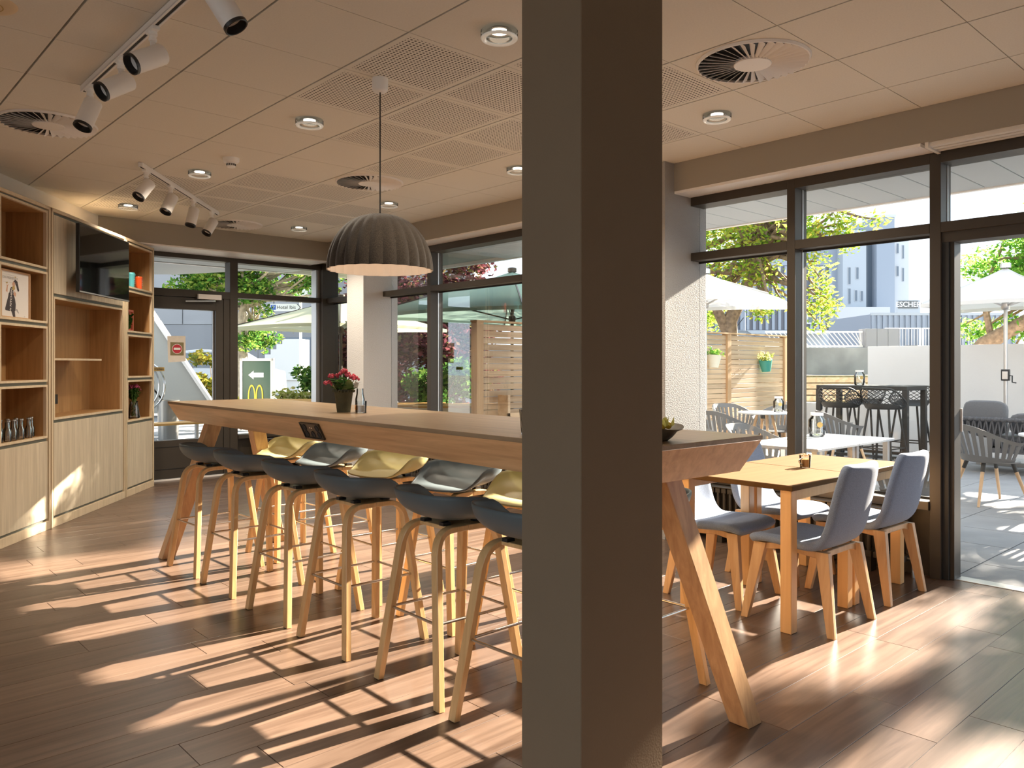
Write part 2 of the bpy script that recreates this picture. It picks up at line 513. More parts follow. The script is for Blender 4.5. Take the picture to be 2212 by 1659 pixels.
plain('bark', (0.20, 0.135, 0.085), 0.9, noise=0.4, nscale=14, bump=0.8, bscale=30)
plain('bark_pale', (0.36, 0.30, 0.22), 0.9, noise=0.35, nscale=14, bump=0.6, bscale=30)
leafy('leaf_locust', [(0.119, 0.255, 0.0255), (0.2295, 0.391, 0.0425), (0.357, 0.476, 0.068), (0.4675, 0.493, 0.085), (0.561, 0.425, 0.068)], 0.62)
leafy('leaf_green', [(0.0656, 0.2132, 0.0287), (0.1394, 0.3444, 0.0492), (0.2296, 0.4264, 0.0738), (0.3772, 0.4756, 0.0984)], 0.62)
leafy('leaf_maple', [(0.0255, 0.085, 0.017), (0.068, 0.187, 0.02975), (0.17, 0.306, 0.051), (0.34, 0.408, 0.085)], 0.45)
leafy('leaf_purple', [(0.035, 0.016, 0.02), (0.10, 0.03, 0.04), (0.24, 0.08, 0.09), (0.12, 0.15, 0.04)], 0.35)
leafy('leaf_hedge', [(0.0225, 0.072, 0.018), (0.063, 0.153, 0.0315), (0.162, 0.243, 0.054)], 0.35)
leafy('leaf_yellow', [(0.068, 0.119, 0.017), (0.255, 0.238, 0.034), (0.425, 0.34, 0.0595)], 0.45)
leafy('leaf_flower', [(0.17, 0.2295, 0.0425), (0.3825, 0.3825, 0.102), (0.5525, 0.51, 0.2975)], 0.45)
plain('slide_panel', (0.391, 0.391, 0.3655), 0.45)
plain('bench_top', (0.527, 0.2805, 0.0765), 0.5, noise=0.1, nscale=6)
plain('stair_concrete', (0.561, 0.578, 0.578), 0.9)
plain('lamp_glow', (0.9, 0.86, 0.78), 0.4, emit=(1.0, 0.88, 0.70), estr=2.2)
plain('speaker_cream', (0.72, 0.56, 0.36), 0.6)
plain('chrome_dark', (0.35, 0.34, 0.32), 0.3, metal=0.9)

# perforated ceiling board: round holes as fine relief, drawn by the material
m, nt, b = _new('ceiling_perforated')
tc = nt.nodes.new('ShaderNodeTexCoord')
mp = nt.nodes.new('ShaderNodeMapping'); mp.inputs['Scale'].default_value = (42, 42, 42)
nt.links.new(tc.outputs['Object'], mp.inputs['Vector'])
vf = nt.nodes.new('ShaderNodeVectorMath'); vf.operation = 'FRACTION'
nt.links.new(mp.outputs[0], vf.inputs[0])
vsb = nt.nodes.new('ShaderNodeVectorMath'); vsb.operation = 'SUBTRACT'; vsb.inputs[1].default_value = (0.5, 0.5, 0.5)
nt.links.new(vf.outputs[0], vsb.inputs[0])
sx = nt.nodes.new('ShaderNodeSeparateXYZ'); nt.links.new(vsb.outputs[0], sx.inputs[0])
cb = nt.nodes.new('ShaderNodeCombineXYZ'); nt.links.new(sx.outputs[0], cb.inputs[0]); nt.links.new(sx.outputs[1], cb.inputs[1])
ln = nt.nodes.new('ShaderNodeVectorMath'); ln.operation = 'LENGTH'; nt.links.new(cb.outputs[0], ln.inputs[0])
lt = nt.nodes.new('ShaderNodeMath'); lt.operation = 'LESS_THAN'; lt.inputs[1].default_value = 0.27
nt.links.new(ln.outputs['Value'], lt.inputs[0])
# plain border round each board
sx2 = nt.nodes.new('ShaderNodeSeparateXYZ'); nt.links.new(tc.outputs['Object'], sx2.inputs[0])
ands = lt
for k in range(2):
    ab = nt.nodes.new('ShaderNodeMath'); ab.operation = 'ABSOLUTE'; nt.links.new(sx2.outputs[k], ab.inputs[0])
    l2 = nt.nodes.new('ShaderNodeMath'); l2.operation = 'LESS_THAN'; l2.inputs[1].default_value = 0.2738
    nt.links.new(ab.outputs[0], l2.inputs[0])
    mm_ = nt.nodes.new('ShaderNodeMath'); mm_.operation = 'MULTIPLY'
    nt.links.new(ands.outputs[0], mm_.inputs[0]); nt.links.new(l2.outputs[0], mm_.inputs[1]); ands = mm_
mxc = nt.nodes.new('ShaderNodeMix'); mxc.data_type = 'RGBA'
mxc.inputs[6].default_value = (0.76, 0.72, 0.64, 1); mxc.inputs[7].default_value = (0.09, 0.075, 0.06, 1)
nt.links.new(ands.outputs[0], mxc.inputs[0]); nt.links.new(mxc.outputs[2], b.inputs['Base Color'])
b.inputs['Roughness'].default_value = 0.9
MATS['ceiling_perforated'] = m
# ================================================================== the room
CEIL = 3.0
# ---- floor: base slab and vinyl planks running along X
floor = struct(mk('floor', MB().box(-2.6, 5.56, -3.1, 9.86, -0.08, -0.004), 'floor_vinyl', base=(0, 0, -0.08)))
PW, PL = 0.2075, 1.26
def plank_mesh(l):
    return _mesh(MB().box(0.001, l - 0.001, 0.0009, PW - 0.0009, -0.004, 0.0), 'plank', 'floor_vinyl', False, 0.0009)
pm_full = plank_mesh(PL)
cache = {}
r = random.Random(3)
fl_lo = ORG['floor'].inverted()
for row in range(-7, 42):
    y = 1.29 + row * PW
    if y < -0.2 or y + PW > 9.86: continue
    xmin = -0.1 if y > 3 else (0.6 if y > 1 else 1.0)
    x = xmin - r.random() * PL
    while x < 5.55:
        l = min(PL, 5.555 - x)
        if l < 0.03: break
        if l >= PL - 1e-4: me = pm_full
        else: me = plank_mesh(l)
        child(floor, 'plank', me, tuple(fl_lo @ Vector((x, y, 0.0))))
        x += PL
# ---- ceiling: dark grid with laid boards
ceil = struct(mk('ceiling', MB().box(-2.6, 5.5, -3.1, 9.7, CEIL + 0.022, CEIL + 0.10), 'ceiling_grid', base=(0, 0, CEIL)))
perf = {(2.23, 3.175), (2.23, 3.8), (2.855, 3.175), (2.855, 3.8), (2.855, 4.425), (3.48, 3.8), (3.48, 4.425), (3.48, 5.05),
        (3.48, 3.175), (3.48, 2.55), (4.105, 3.175), (2.855, 2.55),
        (2.855, 6.3), (2.855, 6.925), (2.855, 7.55), (3.48, 6.3), (3.48, 6.925), (3.48, 7.55), (2.23, 6.925), (2.23, 7.55), (2.23, 8.175), (4.105, 6.925), (4.105, 7.55)}
def tile_mesh(w, h, m):
    return _mesh(MB().box(-w / 2, w / 2, -h / 2, h / 2, 0, 0.02), 'ceiling_board', m, False, 0.0)
tm = {'p': tile_mesh(0.614, 0.6205, 'ceiling_tile'), 'h': tile_mesh(0.614, 0.6205, 'ceiling_perforated')}
for i in range(-8, 5):
    for j in range(-10, 10):
        x0 = 2.23 + 0.625 * i; y0 = 3.175 + 0.625 * j
        x1 = min(x0 + 0.625, 5.25); y1 = min(y0 + 0.625, 9.30)
        if x0 < -2.6 or x1 - x0 < 0.05 or y1 - y0 < 0.05: continue
        isp = any(abs(x0 - a) < .01 and abs(y0 - b_) < .01 for a, b_ in perf)
        if x1 - x0 > 0.62 and y1 - y0 > 0.62: me = tm['h' if isp else 'p']
        else: me = tile_mesh(x1 - x0 - 0.008, y1 - y0 - 0.005, 'ceiling_tile')
        child(ceil, 'ceiling_board', me, ((x0 + x1) / 2, (y0 + y1) / 2, 0.0))
# ---- beams above the windows
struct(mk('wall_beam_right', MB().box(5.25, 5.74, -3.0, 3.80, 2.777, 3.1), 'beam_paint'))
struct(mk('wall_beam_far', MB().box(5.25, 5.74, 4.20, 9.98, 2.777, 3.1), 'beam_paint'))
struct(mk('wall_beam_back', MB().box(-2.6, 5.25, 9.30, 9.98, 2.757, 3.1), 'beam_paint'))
struct(mk('trim_1', MB().box(5.252, 5.47, 1.93, 3.798, 2.757, 2.777), 'white_metal'))
t = MB()
for k in range(3): t.box(5.27 + k * 0.065, 5.315 + k * 0.065, -2.0, 1.90, 2.752, 2.777)
t.box(5.255, 5.47, 1.885, 1.905, 2.742, 2.777)
struct(mk('trim_2', t, 'wall_paint'))
struct(mk('trim_3', MB().box(5.252, 5.47, 4.20, 9.30, 2.762, 2.777), 'white_metal'))
struct(mk('trim_4', MB().box(-2.6, 5.25, 9.302, 9.78, 2.742, 2.757), 'white_metal'))
# ---- walls out of the frame
struct(mk('wall_left', MB().box(-2.75, -2.6, 4.6, 9.98, -0.08, 3.1).box(-2.75, -2.6, -3.1, 4.6, -0.08, 0.15).box(-2.75, -2.6, -3.1, 4.6, 2.85, 3.1).box(-2.75, -2.6, -3.1, -2.8, 0.15, 2.85), 'wall_paint'))
w_l = root_struct('window_fill_left', (-2.68, 0.9, 0.15))  # unseen glazing, added to bring in sky fill from the left
fr_ = MB().box(-2.72, -2.62, -2.8, 4.6, 0.15, 0.21).box(-2.72, -2.62, -2.8, 4.6, 2.79, 2.85)
ys_ = [-2.8, -0.95, 0.90, 2.75, 4.54]
for y in ys_: fr_.box(-2.72, -2.62, y, y + 0.06, 0.21, 2.79)
mk('frame', fr_, 'bronze_frame', w_l)
for ya, yb in zip(ys_[:-1], ys_[1:]): mk('pane', MB().box(-2.673, -2.667, ya + 0.06, yb, 0.21, 2.79), 'window_glass', w_l)
struct(mk('wall_rear', MB().box(-2.75, 5.74, -3.25, -3.1, -0.08, 3.1), 'wall_paint'))
struct(mk('wall_right', MB().box(5.48, 5.66, -3.1, -0.77, 0, 2.78), 'wall_paint'))
u_ = Vector((0.6131, 0.7900, 0)); n_ = Vector((0.7900, -0.6131, 0))
p0 = Vector((1.185, 6.979, 0)) - n_ * 0.40
a_ = p0 - u_ * 4.6; b_ = p0 + u_ * 3.05
w = MB().hexa([a_, b_, b_ - n_ * 0.1, a_ - n_ * 0.1], [q + Vector((0, 0, CEIL)) for q in (a_, b_, b_ - n_ * 0.1, a_ - n_ * 0.1)])
struct(mk('wall_shelving', w, 'wall_paint'))
struct(mk('wall_back', MB().box(-2.6, 3.0, 9.80, 9.98, 0, 2.76), 'wall_paint'))
# ---- columns
struct(mk('wall_column', MB().box(1.480, 1.819, 1.3554, 1.575, 0, CEIL), 'column_paint', bevel=0.002))
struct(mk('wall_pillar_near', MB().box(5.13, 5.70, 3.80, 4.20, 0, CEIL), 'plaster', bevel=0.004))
struct(mk('wall_pillar_far', MB().box(5.20, 5.70, 8.354, 8.74, 0, 2.777), 'plaster_shade_lifted', bevel=0.004))
# ---- glazing on the right: window_<n> with frame members and panes as children
XI, XG, XO = 5.48, 5.605, 5.66          # inner face, glass, outer face of the frames
Z0, Z1, ZT0, ZT1, ZH0, ZH1 = 0.49, 0.545, 2.24, 2.305, 2.69, 2.78
def window_x(name, y0, y1, left=0.0, right=0.0, low=True):
    f = root_struct(name, (XI, (y0 + y1) / 2, 0))
    mk('head_rail', MB().box(XI, XO, y0, y1, ZH0, ZH1), 'bronze_frame', f)
    mk('transom', MB().box(XI, XO, y0, y1, ZT0, ZT1), 'bronze_frame', f, bevel=0.002)
    if low:
        mk('sill', MB().box(XI - 0.02, XO, y0, y1, Z0 - 0.05, Z1 - 0.05), 'bronze_frame', f, bevel=0.002)
        mk('apron_panel', MB().box(XI + 0.05, XO, y0, y1, 0.0, Z0 - 0.05), 'bronze_dark', f)
        mk('pane', MB().box(XG, XG + 0.006, y0, y1, Z1 - 0.05, ZT0), 'window_glass', f)
        mk('bead', MB().box(XG - 0.012, XG, y0, y1, ZT0 - 0.014, ZT0).box(XG - 0.012, XG, y0, y1, Z1 - 0.05, Z1 - 0.036), 'seal_black', f)
    mk('pane', MB().box(XG, XG + 0.006, y0, y1, ZT1, ZH0), 'window_glass', f)
    return f
def mullion(k, y0, y1):
    f = struct(mk('trim_%d' % k, MB().box(XI, XO, y0, y1, 0, ZH1), 'bronze_frame', bevel=0.002))
    g = MB()
    for yy in (y0 - 0.004, y1): g.box(XG - 0.016, XG - 0.002, yy, yy + 0.004, Z1, ZH0)
    mk('bead', g, 'alu', f)
window_x('window_1', 1.958, 2.890)
mullion(5, 2.890, 2.953)
window_x('window_2', 2.953, 3.80)
window_x('window_3', 4.20, 5.69)
mullion(6, 5.69, 5.75)
window_x('window_4', 5.75, 7.367)
mullion(7, 7.367, 7.430)
window_x('window_5', 7.430, 8.354)
window_x('window_6', 8.74, 9.76)
mullion(8, 1.890, 1.958)
window_x('window_7', -0.70, 1.890, low=False)
mullion(9, -0.77, -0.70)
# sliding door: head, jamb, track and the leaf pushed aside
d1 = root_struct('door_1', (5.58, 0.6, 0))
mk('door_head', MB().box(5.50, 5.66, -0.70, 1.890, 2.175, 2.24), 'bronze_frame', d1)
mk('door_jamb', MB().box(5.53, 5.645, 1.826, 1.890, 0, 2.24), 'bronze_frame', d1, bevel=0.002)
mk('door_seal', MB().box(5.505, 5.53, 1.852, 1.890, 0, 2.24), 'seal_black', d1)
mk('door_track', MB().box(5.555, 5.665, -0.70, 1.826, -0.02, 0.004), 'alu', d1)
lf = mk('door_leaf', MB().box(5.60, 5.64, -0.70, -0.62, 0.02, 2.17).box(5.60, 5.64, 0.10, 0.18, 0.02, 2.17).box(5.60, 5.64, -0.62, 0.10, 0.02, 0.12).box(5.60, 5.64, -0.62, 0.10, 2.08, 2.17), 'bronze_frame', d1)
mk('pane', MB().box(5.617, 5.623, -0.62, 0.10, 0.12, 2.08), 'window_glass', lf)
mk('door_contact', MB().box(5.645, 5.652, 1.816, 1.826, 0.95, 1.10), 'white_plastic', d1)
# ---- glazing at the back
YI, YG, YO = 9.80, 9.90, 9.96
w9 = root_struct('window_9', (4.86, YI, 0))
mk('head_rail', MB().box(4.248, 5.50, YI, YO, 2.69, 2.76), 'bronze_frame', w9)
mk('transom', MB().box(4.248, 5.50, YI, YO, 2.245, 2.31), 'bronze_frame', w9, bevel=0.002)
mk('sill', MB().box(4.248, 5.50, YI - 0.02, YO, 0.45, 0.50), 'bronze_frame', w9)
mk('apron_panel', MB().box(4.248, 5.50, YI + 0.04, YO, 0, 0.45), 'bronze_dark', w9)
mk('pane', MB().box(4.248, 5.44, YG, YG + 0.006, 0.50, 2.245), 'window_glass', w9)
mk('pane', MB().box(4.248, 5.44, YG, YG + 0.006, 2.31, 2.69), 'window_glass', w9)
struct(mk('trim_10', MB().box(4.146, 4.248, YI, YO, 0, 2.76), 'bronze_frame', bevel=0.002))
struct(mk('trim_11', MB().box(5.42, 5.66, YI - 0.06, YO, 0, 2.777), 'bronze_frame', bevel=0.003))
g = struct(mk('trim_12', MB().box(5.365, 5.42, YI + 0.03, YO, 0.50, 2.69), 'alu'))
d2 = root_struct('door_2', (3.6, YI, 0))
mk('head_rail', MB().box(2.9, 4.146, YI, YO, 2.69, 2.76), 'bronze_frame', d2)
mk('transom', MB().box(2.9, 4.146, YI, YO, 2.22, 2.31), 'bronze_frame', d2, bevel=0.002)
mk('pane', MB().box(2.9, 4.146, YG, YG + 0.006, 2.31, 2.69), 'window_glass', d2)
mk('jamb', MB().box(4.07, 4.146, YI + 0.01, YO, 0, 2.22), 'bronze_frame', d2)
lf = mk('door_leaf', MB().box(3.97, 4.065, YI + 0.015, YO - 0.02, 0.02, 2.215).box(2.9, 3.97, YI + 0.015, YO - 0.02, 2.07, 2.215).box(2.9, 3.97, YI + 0.015, YO - 0.02, 0.02, 0.48), 'bronze_frame', d2, bevel=0.002)
mk('pane', MB().box(2.9, 3.97, YG - 0.02, YG - 0.014, 0.48, 2.07), 'window_glass', lf)
mk('bead', MB().box(3.955, 3.97, YG - 0.03, YG - 0.02, 0.48, 2.07), 'alu', lf)
mk('panel_groove', MB().box(2.9, 3.97, YI + 0.010, YI + 0.015, 0.135, 0.14).box(2.9, 3.97, YI + 0.010, YI + 0.015, 0.40, 0.405), 'seal_black', lf)
cl = mk('door_closer', MB().box(3.73, 4.02, YI - 0.045, YI, 2.20, 2.262), 'white_metal', d2, bevel=0.004)
mk('closer_arm', MB().bar((3.94, YI - 0.03, 2.185), (3.58, YI - 0.02, 2.165), 0.022, 0.014).tube([(3.94, YI - 0.03, 2.2), (3.94, YI - 0.03, 2.175)], 0.008), 'steel', cl)
struct(mk('baseboard_back', MB().box(2.9, 5.42, YI - 0.012, YI, 0, 0.02), 'white_metal'))
# ---- canopy outside
can = struct(mk('ceiling_canopy', MB().box(5.74, 7.05, -3.2, 11.2, 2.835, 3.15).box(-2.6, 5.74, 9.98, 11.2, 2.835, 3.15), 'soffit_gap', base=(6.4, 4, 2.8)))
lo = ORG['ceiling_canopy'].inverted()
pan = _mesh(MB().box(5.67, 7.05, 0.004, 0.296, 2.80, 2.835), 'soffit_panel', 'soffit', False, 0.003, ORG['ceiling_canopy'])
for k in range(-22, 16):
    child(can, 'soffit_panel', pan, (0, 3.0 + 0.30 * k, 0))
pan2 = _mesh(MB().box(-2.6, 5.66, 0.004, 0.196, 2.80, 2.835), 'soffit_panel', 'soffit', False, 0.003, ORG['ceiling_canopy'])
for k in range(6):
    child(can, 'soffit_panel', pan2, (0, 9.99 + 0.20 * k, 0))
mk('canopy_edge', MB().box(7.05, 7.10, -3.2, 11.25, 2.79, 3.17).box(-2.6, 7.05, 11.2, 11.25, 2.79, 3.17), 'white_metal', can)
# the canopy runs out in a point behind the shelving
mk('canopy_point', MB().prism([(1.0, 11.2), (5.2, 11.2), (4.5, 12.6), (1.0, 15.6)], 2.80, 3.1), 'soffit', can)
struct(mk('wall_facade_top', MB().box(5.66, 5.74, -3.2, 9.98, 2.78, 3.6).box(-2.6, 5.74, 9.96, 10.0, 2.76, 3.6), 'render_white'))
struct(mk('roof', MB().box(-2.9, 7.1, -3.4, 11.2, 3.17, 3.4), 'concrete'))
# ---- terrace paving
PS = 0.66
ter = struct(mk('floor_terrace', MB().box(5.665, 13.3, -4.2, 7.6, -0.06, -0.006), 'paver_joint', base=(9, 2, -0.06)))
pv = _mesh(MB().box(0.004, PS - 0.004, 0.004, PS - 0.004, -0.006, 0), 'paver', 'paver', False, 0.002)
lo = ORG['floor_terrace'].inverted()
for i in range(-1, 10):
    for j in range(-5, 9):
        x = 6.80 + PS * i; y = 1.86 + PS * j
        if x < 5.7:
            me = _mesh(MB().box(5.67 - x, PS - 0.004, 0.004, PS - 0.004, -0.006, 0), 'paver', 'paver', False, 0.002)
            child(ter, 'paver', me, tuple(lo @ Vector((x, y, 0))))
            continue
        child(ter, 'paver', pv, tuple(lo @ Vector((x, y, 0))))
me = _mesh(MB().box(0.0, 0.466, 0.004, PS - 0.004, -0.006, 0), 'paver', 'paver', False, 0.002)
for j in range(-5, 9): child(ter, 'paver', me, tuple(lo @ Vector((5.672, 1.86 + PS * j, 0))))
struct(mk('floor_yard', MB().box(-60, 90, 11.0, 140, -0.10, -0.02).box(7.0, 90, 7.6, 11.0, -0.10, -0.02).box(13.3, 90, -60, 7.6, -0.10, -0.02).box(-60, 7.0, 10.0, 11.0, -0.10, -0.02).box(5.67, 7.0, 7.6, 11.0, -0.10, -0.02).box(5.66, 13.3, -60, -4.2, -0.10, -0.02).box(-60, -2.75, -60, 10.0, -0.10, -0.02).box(-2.75, 5.66, -60, -3.25, -0.10, -0.02), 'asphalt'))
# ================================================================== things on the ceiling
def make_downlight(label, x, y):
    t = thing('downlight', label, 'ceiling light', (x, y, CEIL), 0, 'glass rimmed downlights in the ceiling')
    mk('reflector', MB().lathe([(0.062, -0.004), (0.052, -0.001)], 20), 'chrome', t, True, world=False)
    mk('lens', MB().lathe([(0.001, -0.006), (0.040, -0.006), (0.050, -0.003)], 20, caps=False), 'lamp_glow', t, True, world=False)
    mk('glass_ring', MB().lathe([(0.062, -0.002), (0.064, -0.036), (0.070, -0.040), (0.086, -0.040), (0.091, -0.034), (0.091, -0.004), (0.086, -0.001)], 28, caps=False), 'clear_glass', t, True, world=False)
    mk('rim', MB().lathe([(0.064, -0.0385), (0.070, -0.042), (0.086, -0.042), (0.090, -0.037), (0.090, -0.033), (0.064, -0.033)], 28, caps=False), 'downlight_rim', t, True, world=False)
    return t
plain('downlight_rim', (0.85, 0.83, 0.78), 0.12, spec=0.9, emit=(1.0, 0.92, 0.78), estr=0.05)
DL = [(2.545, 2.865, 'nearest glass downlight left of the column, above the long table end'),
      (4.42, 2.865, 'glass downlight above the dining table, beside the swirl vent'),
      (2.545, 4.75, 'glass downlight left of the pendant cord'),
      (2.545, 6.63, 'glass downlight beside the smoke detector'),
      (4.42, 4.75, 'glass downlight half cut off by the column edge'),
      (4.42, 6.63, 'small glass downlight just right of the pendant cord'),
      (2.545, 8.50, 'glass downlight behind the rear track lights, near the shelving'),
      (4.42, 8.50, 'farthest glass downlight, above the rear windows')]
dl0 = None
for x, y, lb in DL:
    if dl0 is None: dl0 = make_downlight(lb, x, y); o = dl0
    else: o = dup(dl0, (x, y, CEIL), 0, lb)
    ld = bpy.data.lights.new('downlight_bulb', 'SPOT'); ld.energy = 27; ld.color = (1.0, 0.86, 0.68); ld.spot_size = math.radians(142); ld.spot_blend = 0.9; ld.shadow_soft_size = 0.05
    lo_ = bpy.data.objects.new('downlight_bulb', ld); COL.objects.link(lo_); lo_.parent = o; lo_.location = (0, 0, -0.05)
# swirl vents
def make_vent(label, x, y):
    t = thing('swirl_vent', label, 'ceiling vent', (x, y, CEIL), 0, 'round swirl vents in the ceiling')
    mk('plenum', MB().lathe([(0.001, -0.0012), (0.285, -0.0012)], 40, caps=False), 'seal_black', t, world=False)
    mk('hub', MB().lathe([(0.001, -0.022), (0.095, -0.022), (0.098, -0.018), (0.098, -0.002)], 32, caps=False), 'white_metal', t, True, world=False)
    mk('ring', MB().lathe([(0.282, -0.001), (0.282, -0.014), (0.290, -0.014), (0.296, -0.001)], 40, caps=False), 'white_metal', t, True, world=False)
    bl = _mesh(MB().hexa([(0.095, -0.006, -0.010), (0.284, -0.015, -0.004), (0.284, 0.015, -0.024), (0.095, 0.007, -0.020)],
                         [(0.095, -0.006, -0.0085), (0.284, -0.015, -0.0025), (0.284, 0.015, -0.0225), (0.095, 0.007, -0.0185)]), 'blade', 'white_metal', False, 0)
    for k in range(36):
        child(t, 'blade', bl, (0, 0, 0), (0, 0, 2 * PI * k / 36))
    return t
v0 = make_vent('large swirl vent in the ceiling right of the column', 3.79, 2.2375)
for x, y, lb in [(1.2925, 5.9875, 'swirl vent at the far left, behind the front track lights'), (3.79, 5.9875, 'swirl vent beside the pendant cord'), (3.79, 8.8, 'dim swirl vent behind the rear track lights')]:
    dup(v0, (x, y, CEIL), 0, lb)
# smoke detector
t = thing('smoke_detector', 'white smoke detector with a slotted nose on the ceiling', 'smoke detector', (2.563, 6.04, CEIL))
mk('base_plate', MB().lathe([(0.001, 0.0), (0.062, 0.0), (0.062, -0.02), (0.054, -0.034), (0.034, -0.038), (0.001, -0.038)][::-1], 24, caps=False), 'white_plastic', t, True, world=False)
mk('nose', MB().lathe([(0.034, -0.036), (0.034, -0.066), (0.028, -0.072), (0.001, -0.072)], 20, caps=False), 'white_plastic', t, True, world=False)
s_ = MB()
for k in range(14):
    a = 2 * PI * k / 14
    s_.box(0.033, 0.0355, -0.004, 0.004, -0.060, -0.045, Matrix.Rotation(a, 4, 'Z'))
mk('slots', s_, 'seal_black', t, world=False)
# round speaker at the top left
t = thing('ceiling_speaker', 'round cream speaker cover cut by the upper left corner', 'speaker', (0.655, 4.19, CEIL))
mk('cover', MB().lathe([(0.001, -0.012), (0.09, -0.012), (0.12, -0.006), (0.126, 0.0)], 32, caps=False), 'speaker_cream', t, True, world=False)
s_ = MB()
for rr in (0.02, 0.035, 0.05, 0.065): s_.lathe([(rr, -0.0135), (rr + 0.005, -0.0135)], 32, caps=False)
mk('grille_ring', s_, 'print_gold', t, world=False)
# track lights
def spot_head(t, P, yaw, tilt, size=1.0):
    """P: point on the track underside, tilt: degrees from straight down, yaw: direction of the beam."""
    P = Vector(P)
    ad = MB().box(-0.05, 0.05, -0.016, 0.016, -0.018, 0.0, Matrix.Translation(P) @ Matrix.Rotation(t['track_angle'], 4, 'Z'))
    ad.lathe([(0.021, -0.018), (0.021, -0.034), (0.016, -0.036), (0.016, -0.048), (0.019, -0.050), (0.019, -0.060), (0.012, -0.062)], 14, M=Matrix.Translation(P))
    a = mk('adapter', ad, 'white_plastic', t, True)
    ar = MB().box(-0.011, 0.011, -0.004, 0.004, -0.13, -0.058, Matrix.Translation(P) @ Matrix.Rotation(yaw, 4, 'Z'))
    mk('arm', ar, 'white_metal', a)
    d = Vector((math.cos(yaw) * math.sin(tilt), math.sin(yaw) * math.sin(tilt), -math.cos(tilt)))
    c = P + Vector((0, 0, -0.135))
    R_ = d.to_track_quat('Z', 'Y').to_matrix().to_4x4()
    M = Matrix.Translation(c) @ R_
    b = mk('lamp_body', MB().lathe([(0.001, -0.055), (0.046, -0.055), (0.049, -0.050), (0.049, 0.115)], 28, M=M, caps=False), 'white_metal', t, True)
    mk('baffle', MB().lathe([(0.0495, 0.110), (0.0495, 0.124), (0.046, 0.126), (0.043, 0.124), (0.036, 0.085), (0.001, 0.083)], 28, M=M, caps=False), 'black_plastic', b, True)
    mk('reflector', MB().lathe([(0.037, 0.092), (0.030, 0.0865), (0.012, 0.0850), (0.001, 0.0850)], 24, M=M, caps=False), 'white_metal', b, True)
t = thing('track_light', 'white track with spot heads at the upper left, nearest the camera', 'track light', (1.27, 3.9, CEIL))
t['track_angle'] = PI / 2
mk('track', MB().box(1.252, 1.288, 2.2, 5.05, CEIL - 0.035, CEIL - 0.002).box(1.252, 1.262, 2.2, 5.05, CEIL - 0.04, CEIL - 0.03).box(1.278, 1.288, 2.2, 5.05, CEIL - 0.04, CEIL - 0.03), 'white_metal', t, bevel=0.0015)
mk('groove', MB().box(1.2635, 1.2765, 2.2, 5.045, CEIL - 0.0365, CEIL - 0.034), 'seal_black', t)
for y, yaw, tilt in ((4.92, math.radians(205), math.radians(24)), (4.36, math.radians(190), math.radians(56)), (3.88, math.radians(190), math.radians(58)), (3.10, math.radians(-40), math.radians(32))):
    spot_head(t, (1.27, y, CEIL - 0.036), yaw, tilt)
ang = math.atan2(8.218 - 6.636, 3.342 - 2.077)
A_ = Vector((2.077, 6.636, CEIL)); Bv = Vector((3.342, 8.218, CEIL))
t = thing('track_light', 'white track with four spot heads above the shelving, farther back', 'track light', tuple((A_ + Bv) / 2))
t['track_angle'] = ang
mk('track', MB().bar(A_ + Vector((0, 0, -0.02)), Bv + Vector((0, 0, -0.02)), 0.036, 0.036), 'white_metal', t, bevel=0.0015)
mk('groove', MB().bar(A_ + Vector((0, 0, -0.0385)), Bv + Vector((0, 0, -0.0385)), 0.013, 0.002), 'seal_black', t)
for s, tilt in ((0.06, 38), (0.33, 28), (0.62, 16), (0.90, 34)):
    p = A_.lerp(Bv, s)
    spot_head(t, (p.x, p.y, CEIL - 0.038), math.radians(200), math.radians(tilt))
# pendant lamp over the long table
px_, py_ = 2.472, 3.796
t = thing('pendant_lamp', 'ribbed dark felt dome pendant lamp with pale inside, over the long table', 'pendant lamp', (px_, py_, 1.92))
Rr, Hh, zr = 0.292, 0.315, 1.918
def dome(rad, h, z0, amp, n=28, seg=168, top=0.0):
    prow = []
    for i in range(n + 1):
        a = PI / 2 * i / n
        rr = rad * math.cos(a) ** 0.86; zz = z0 + h * math.sin(a)
        row = []
        for k in range(seg + 1):
            th = 2 * PI * k / seg
            w_ = abs(math.sin(th * 12))          # 24 rounded ribs
            fade = min(1.0, (1 - i / n) * 5) * (0.35 + 0.65 * (1 - i / n))
            r2 = rr * (1 + amp * fade * (w_ - 0.5)) + 1e-4
            row.append((px_ + r2 * math.cos(th), py_ + r2 * math.sin(th), zz))
        prow.append(row)
    return MB().grid(prow)
mk('shade', dome(Rr, Hh, zr, 0.045), 'felt', t, True)
mk('shade_lining', dome(Rr - 0.006, Hh - 0.008, zr, 0.045), 'felt_inside', t, True)
rim = MB(); pr = []
for off in (0.0, -0.006):
    row = []
    for k in range(169):
        th = 2 * PI * k / 168; r2 = (Rr + off) * (1 + 0.045 * (abs(math.sin(th * 12)) - 0.5))
        row.append((px_ + r2 * math.cos(th), py_ + r2 * math.sin(th), zr))
    pr.append(row)
mk('rim', rim.grid(pr), 'felt_inside', t)
mk('cord', MB().tube([(px_, py_, zr + Hh - 0.005), (px_, py_, CEIL - 0.07)], 0.004, 8), 'black_plastic', t)
mk('ceiling_rose', MB().lathe([(0.001, CEIL - 0.078), (0.030, CEIL - 0.078), (0.040, CEIL - 0.070), (0.045, CEIL - 0.058), (0.045, CEIL), (0.001, CEIL)], 24, (px_, py_, 0), caps=False), 'white_plastic', t, True)
mk('bulb', MB().sphere((px_, py_, zr + 0.20), 0.045, 14, 8), 'white_plastic', t, True)
ld = bpy.data.lights.new('pendant_bulb', 'POINT'); ld.energy = 0.35; ld.color = (1.0, 0.84, 0.66); ld.shadow_soft_size = 0.05
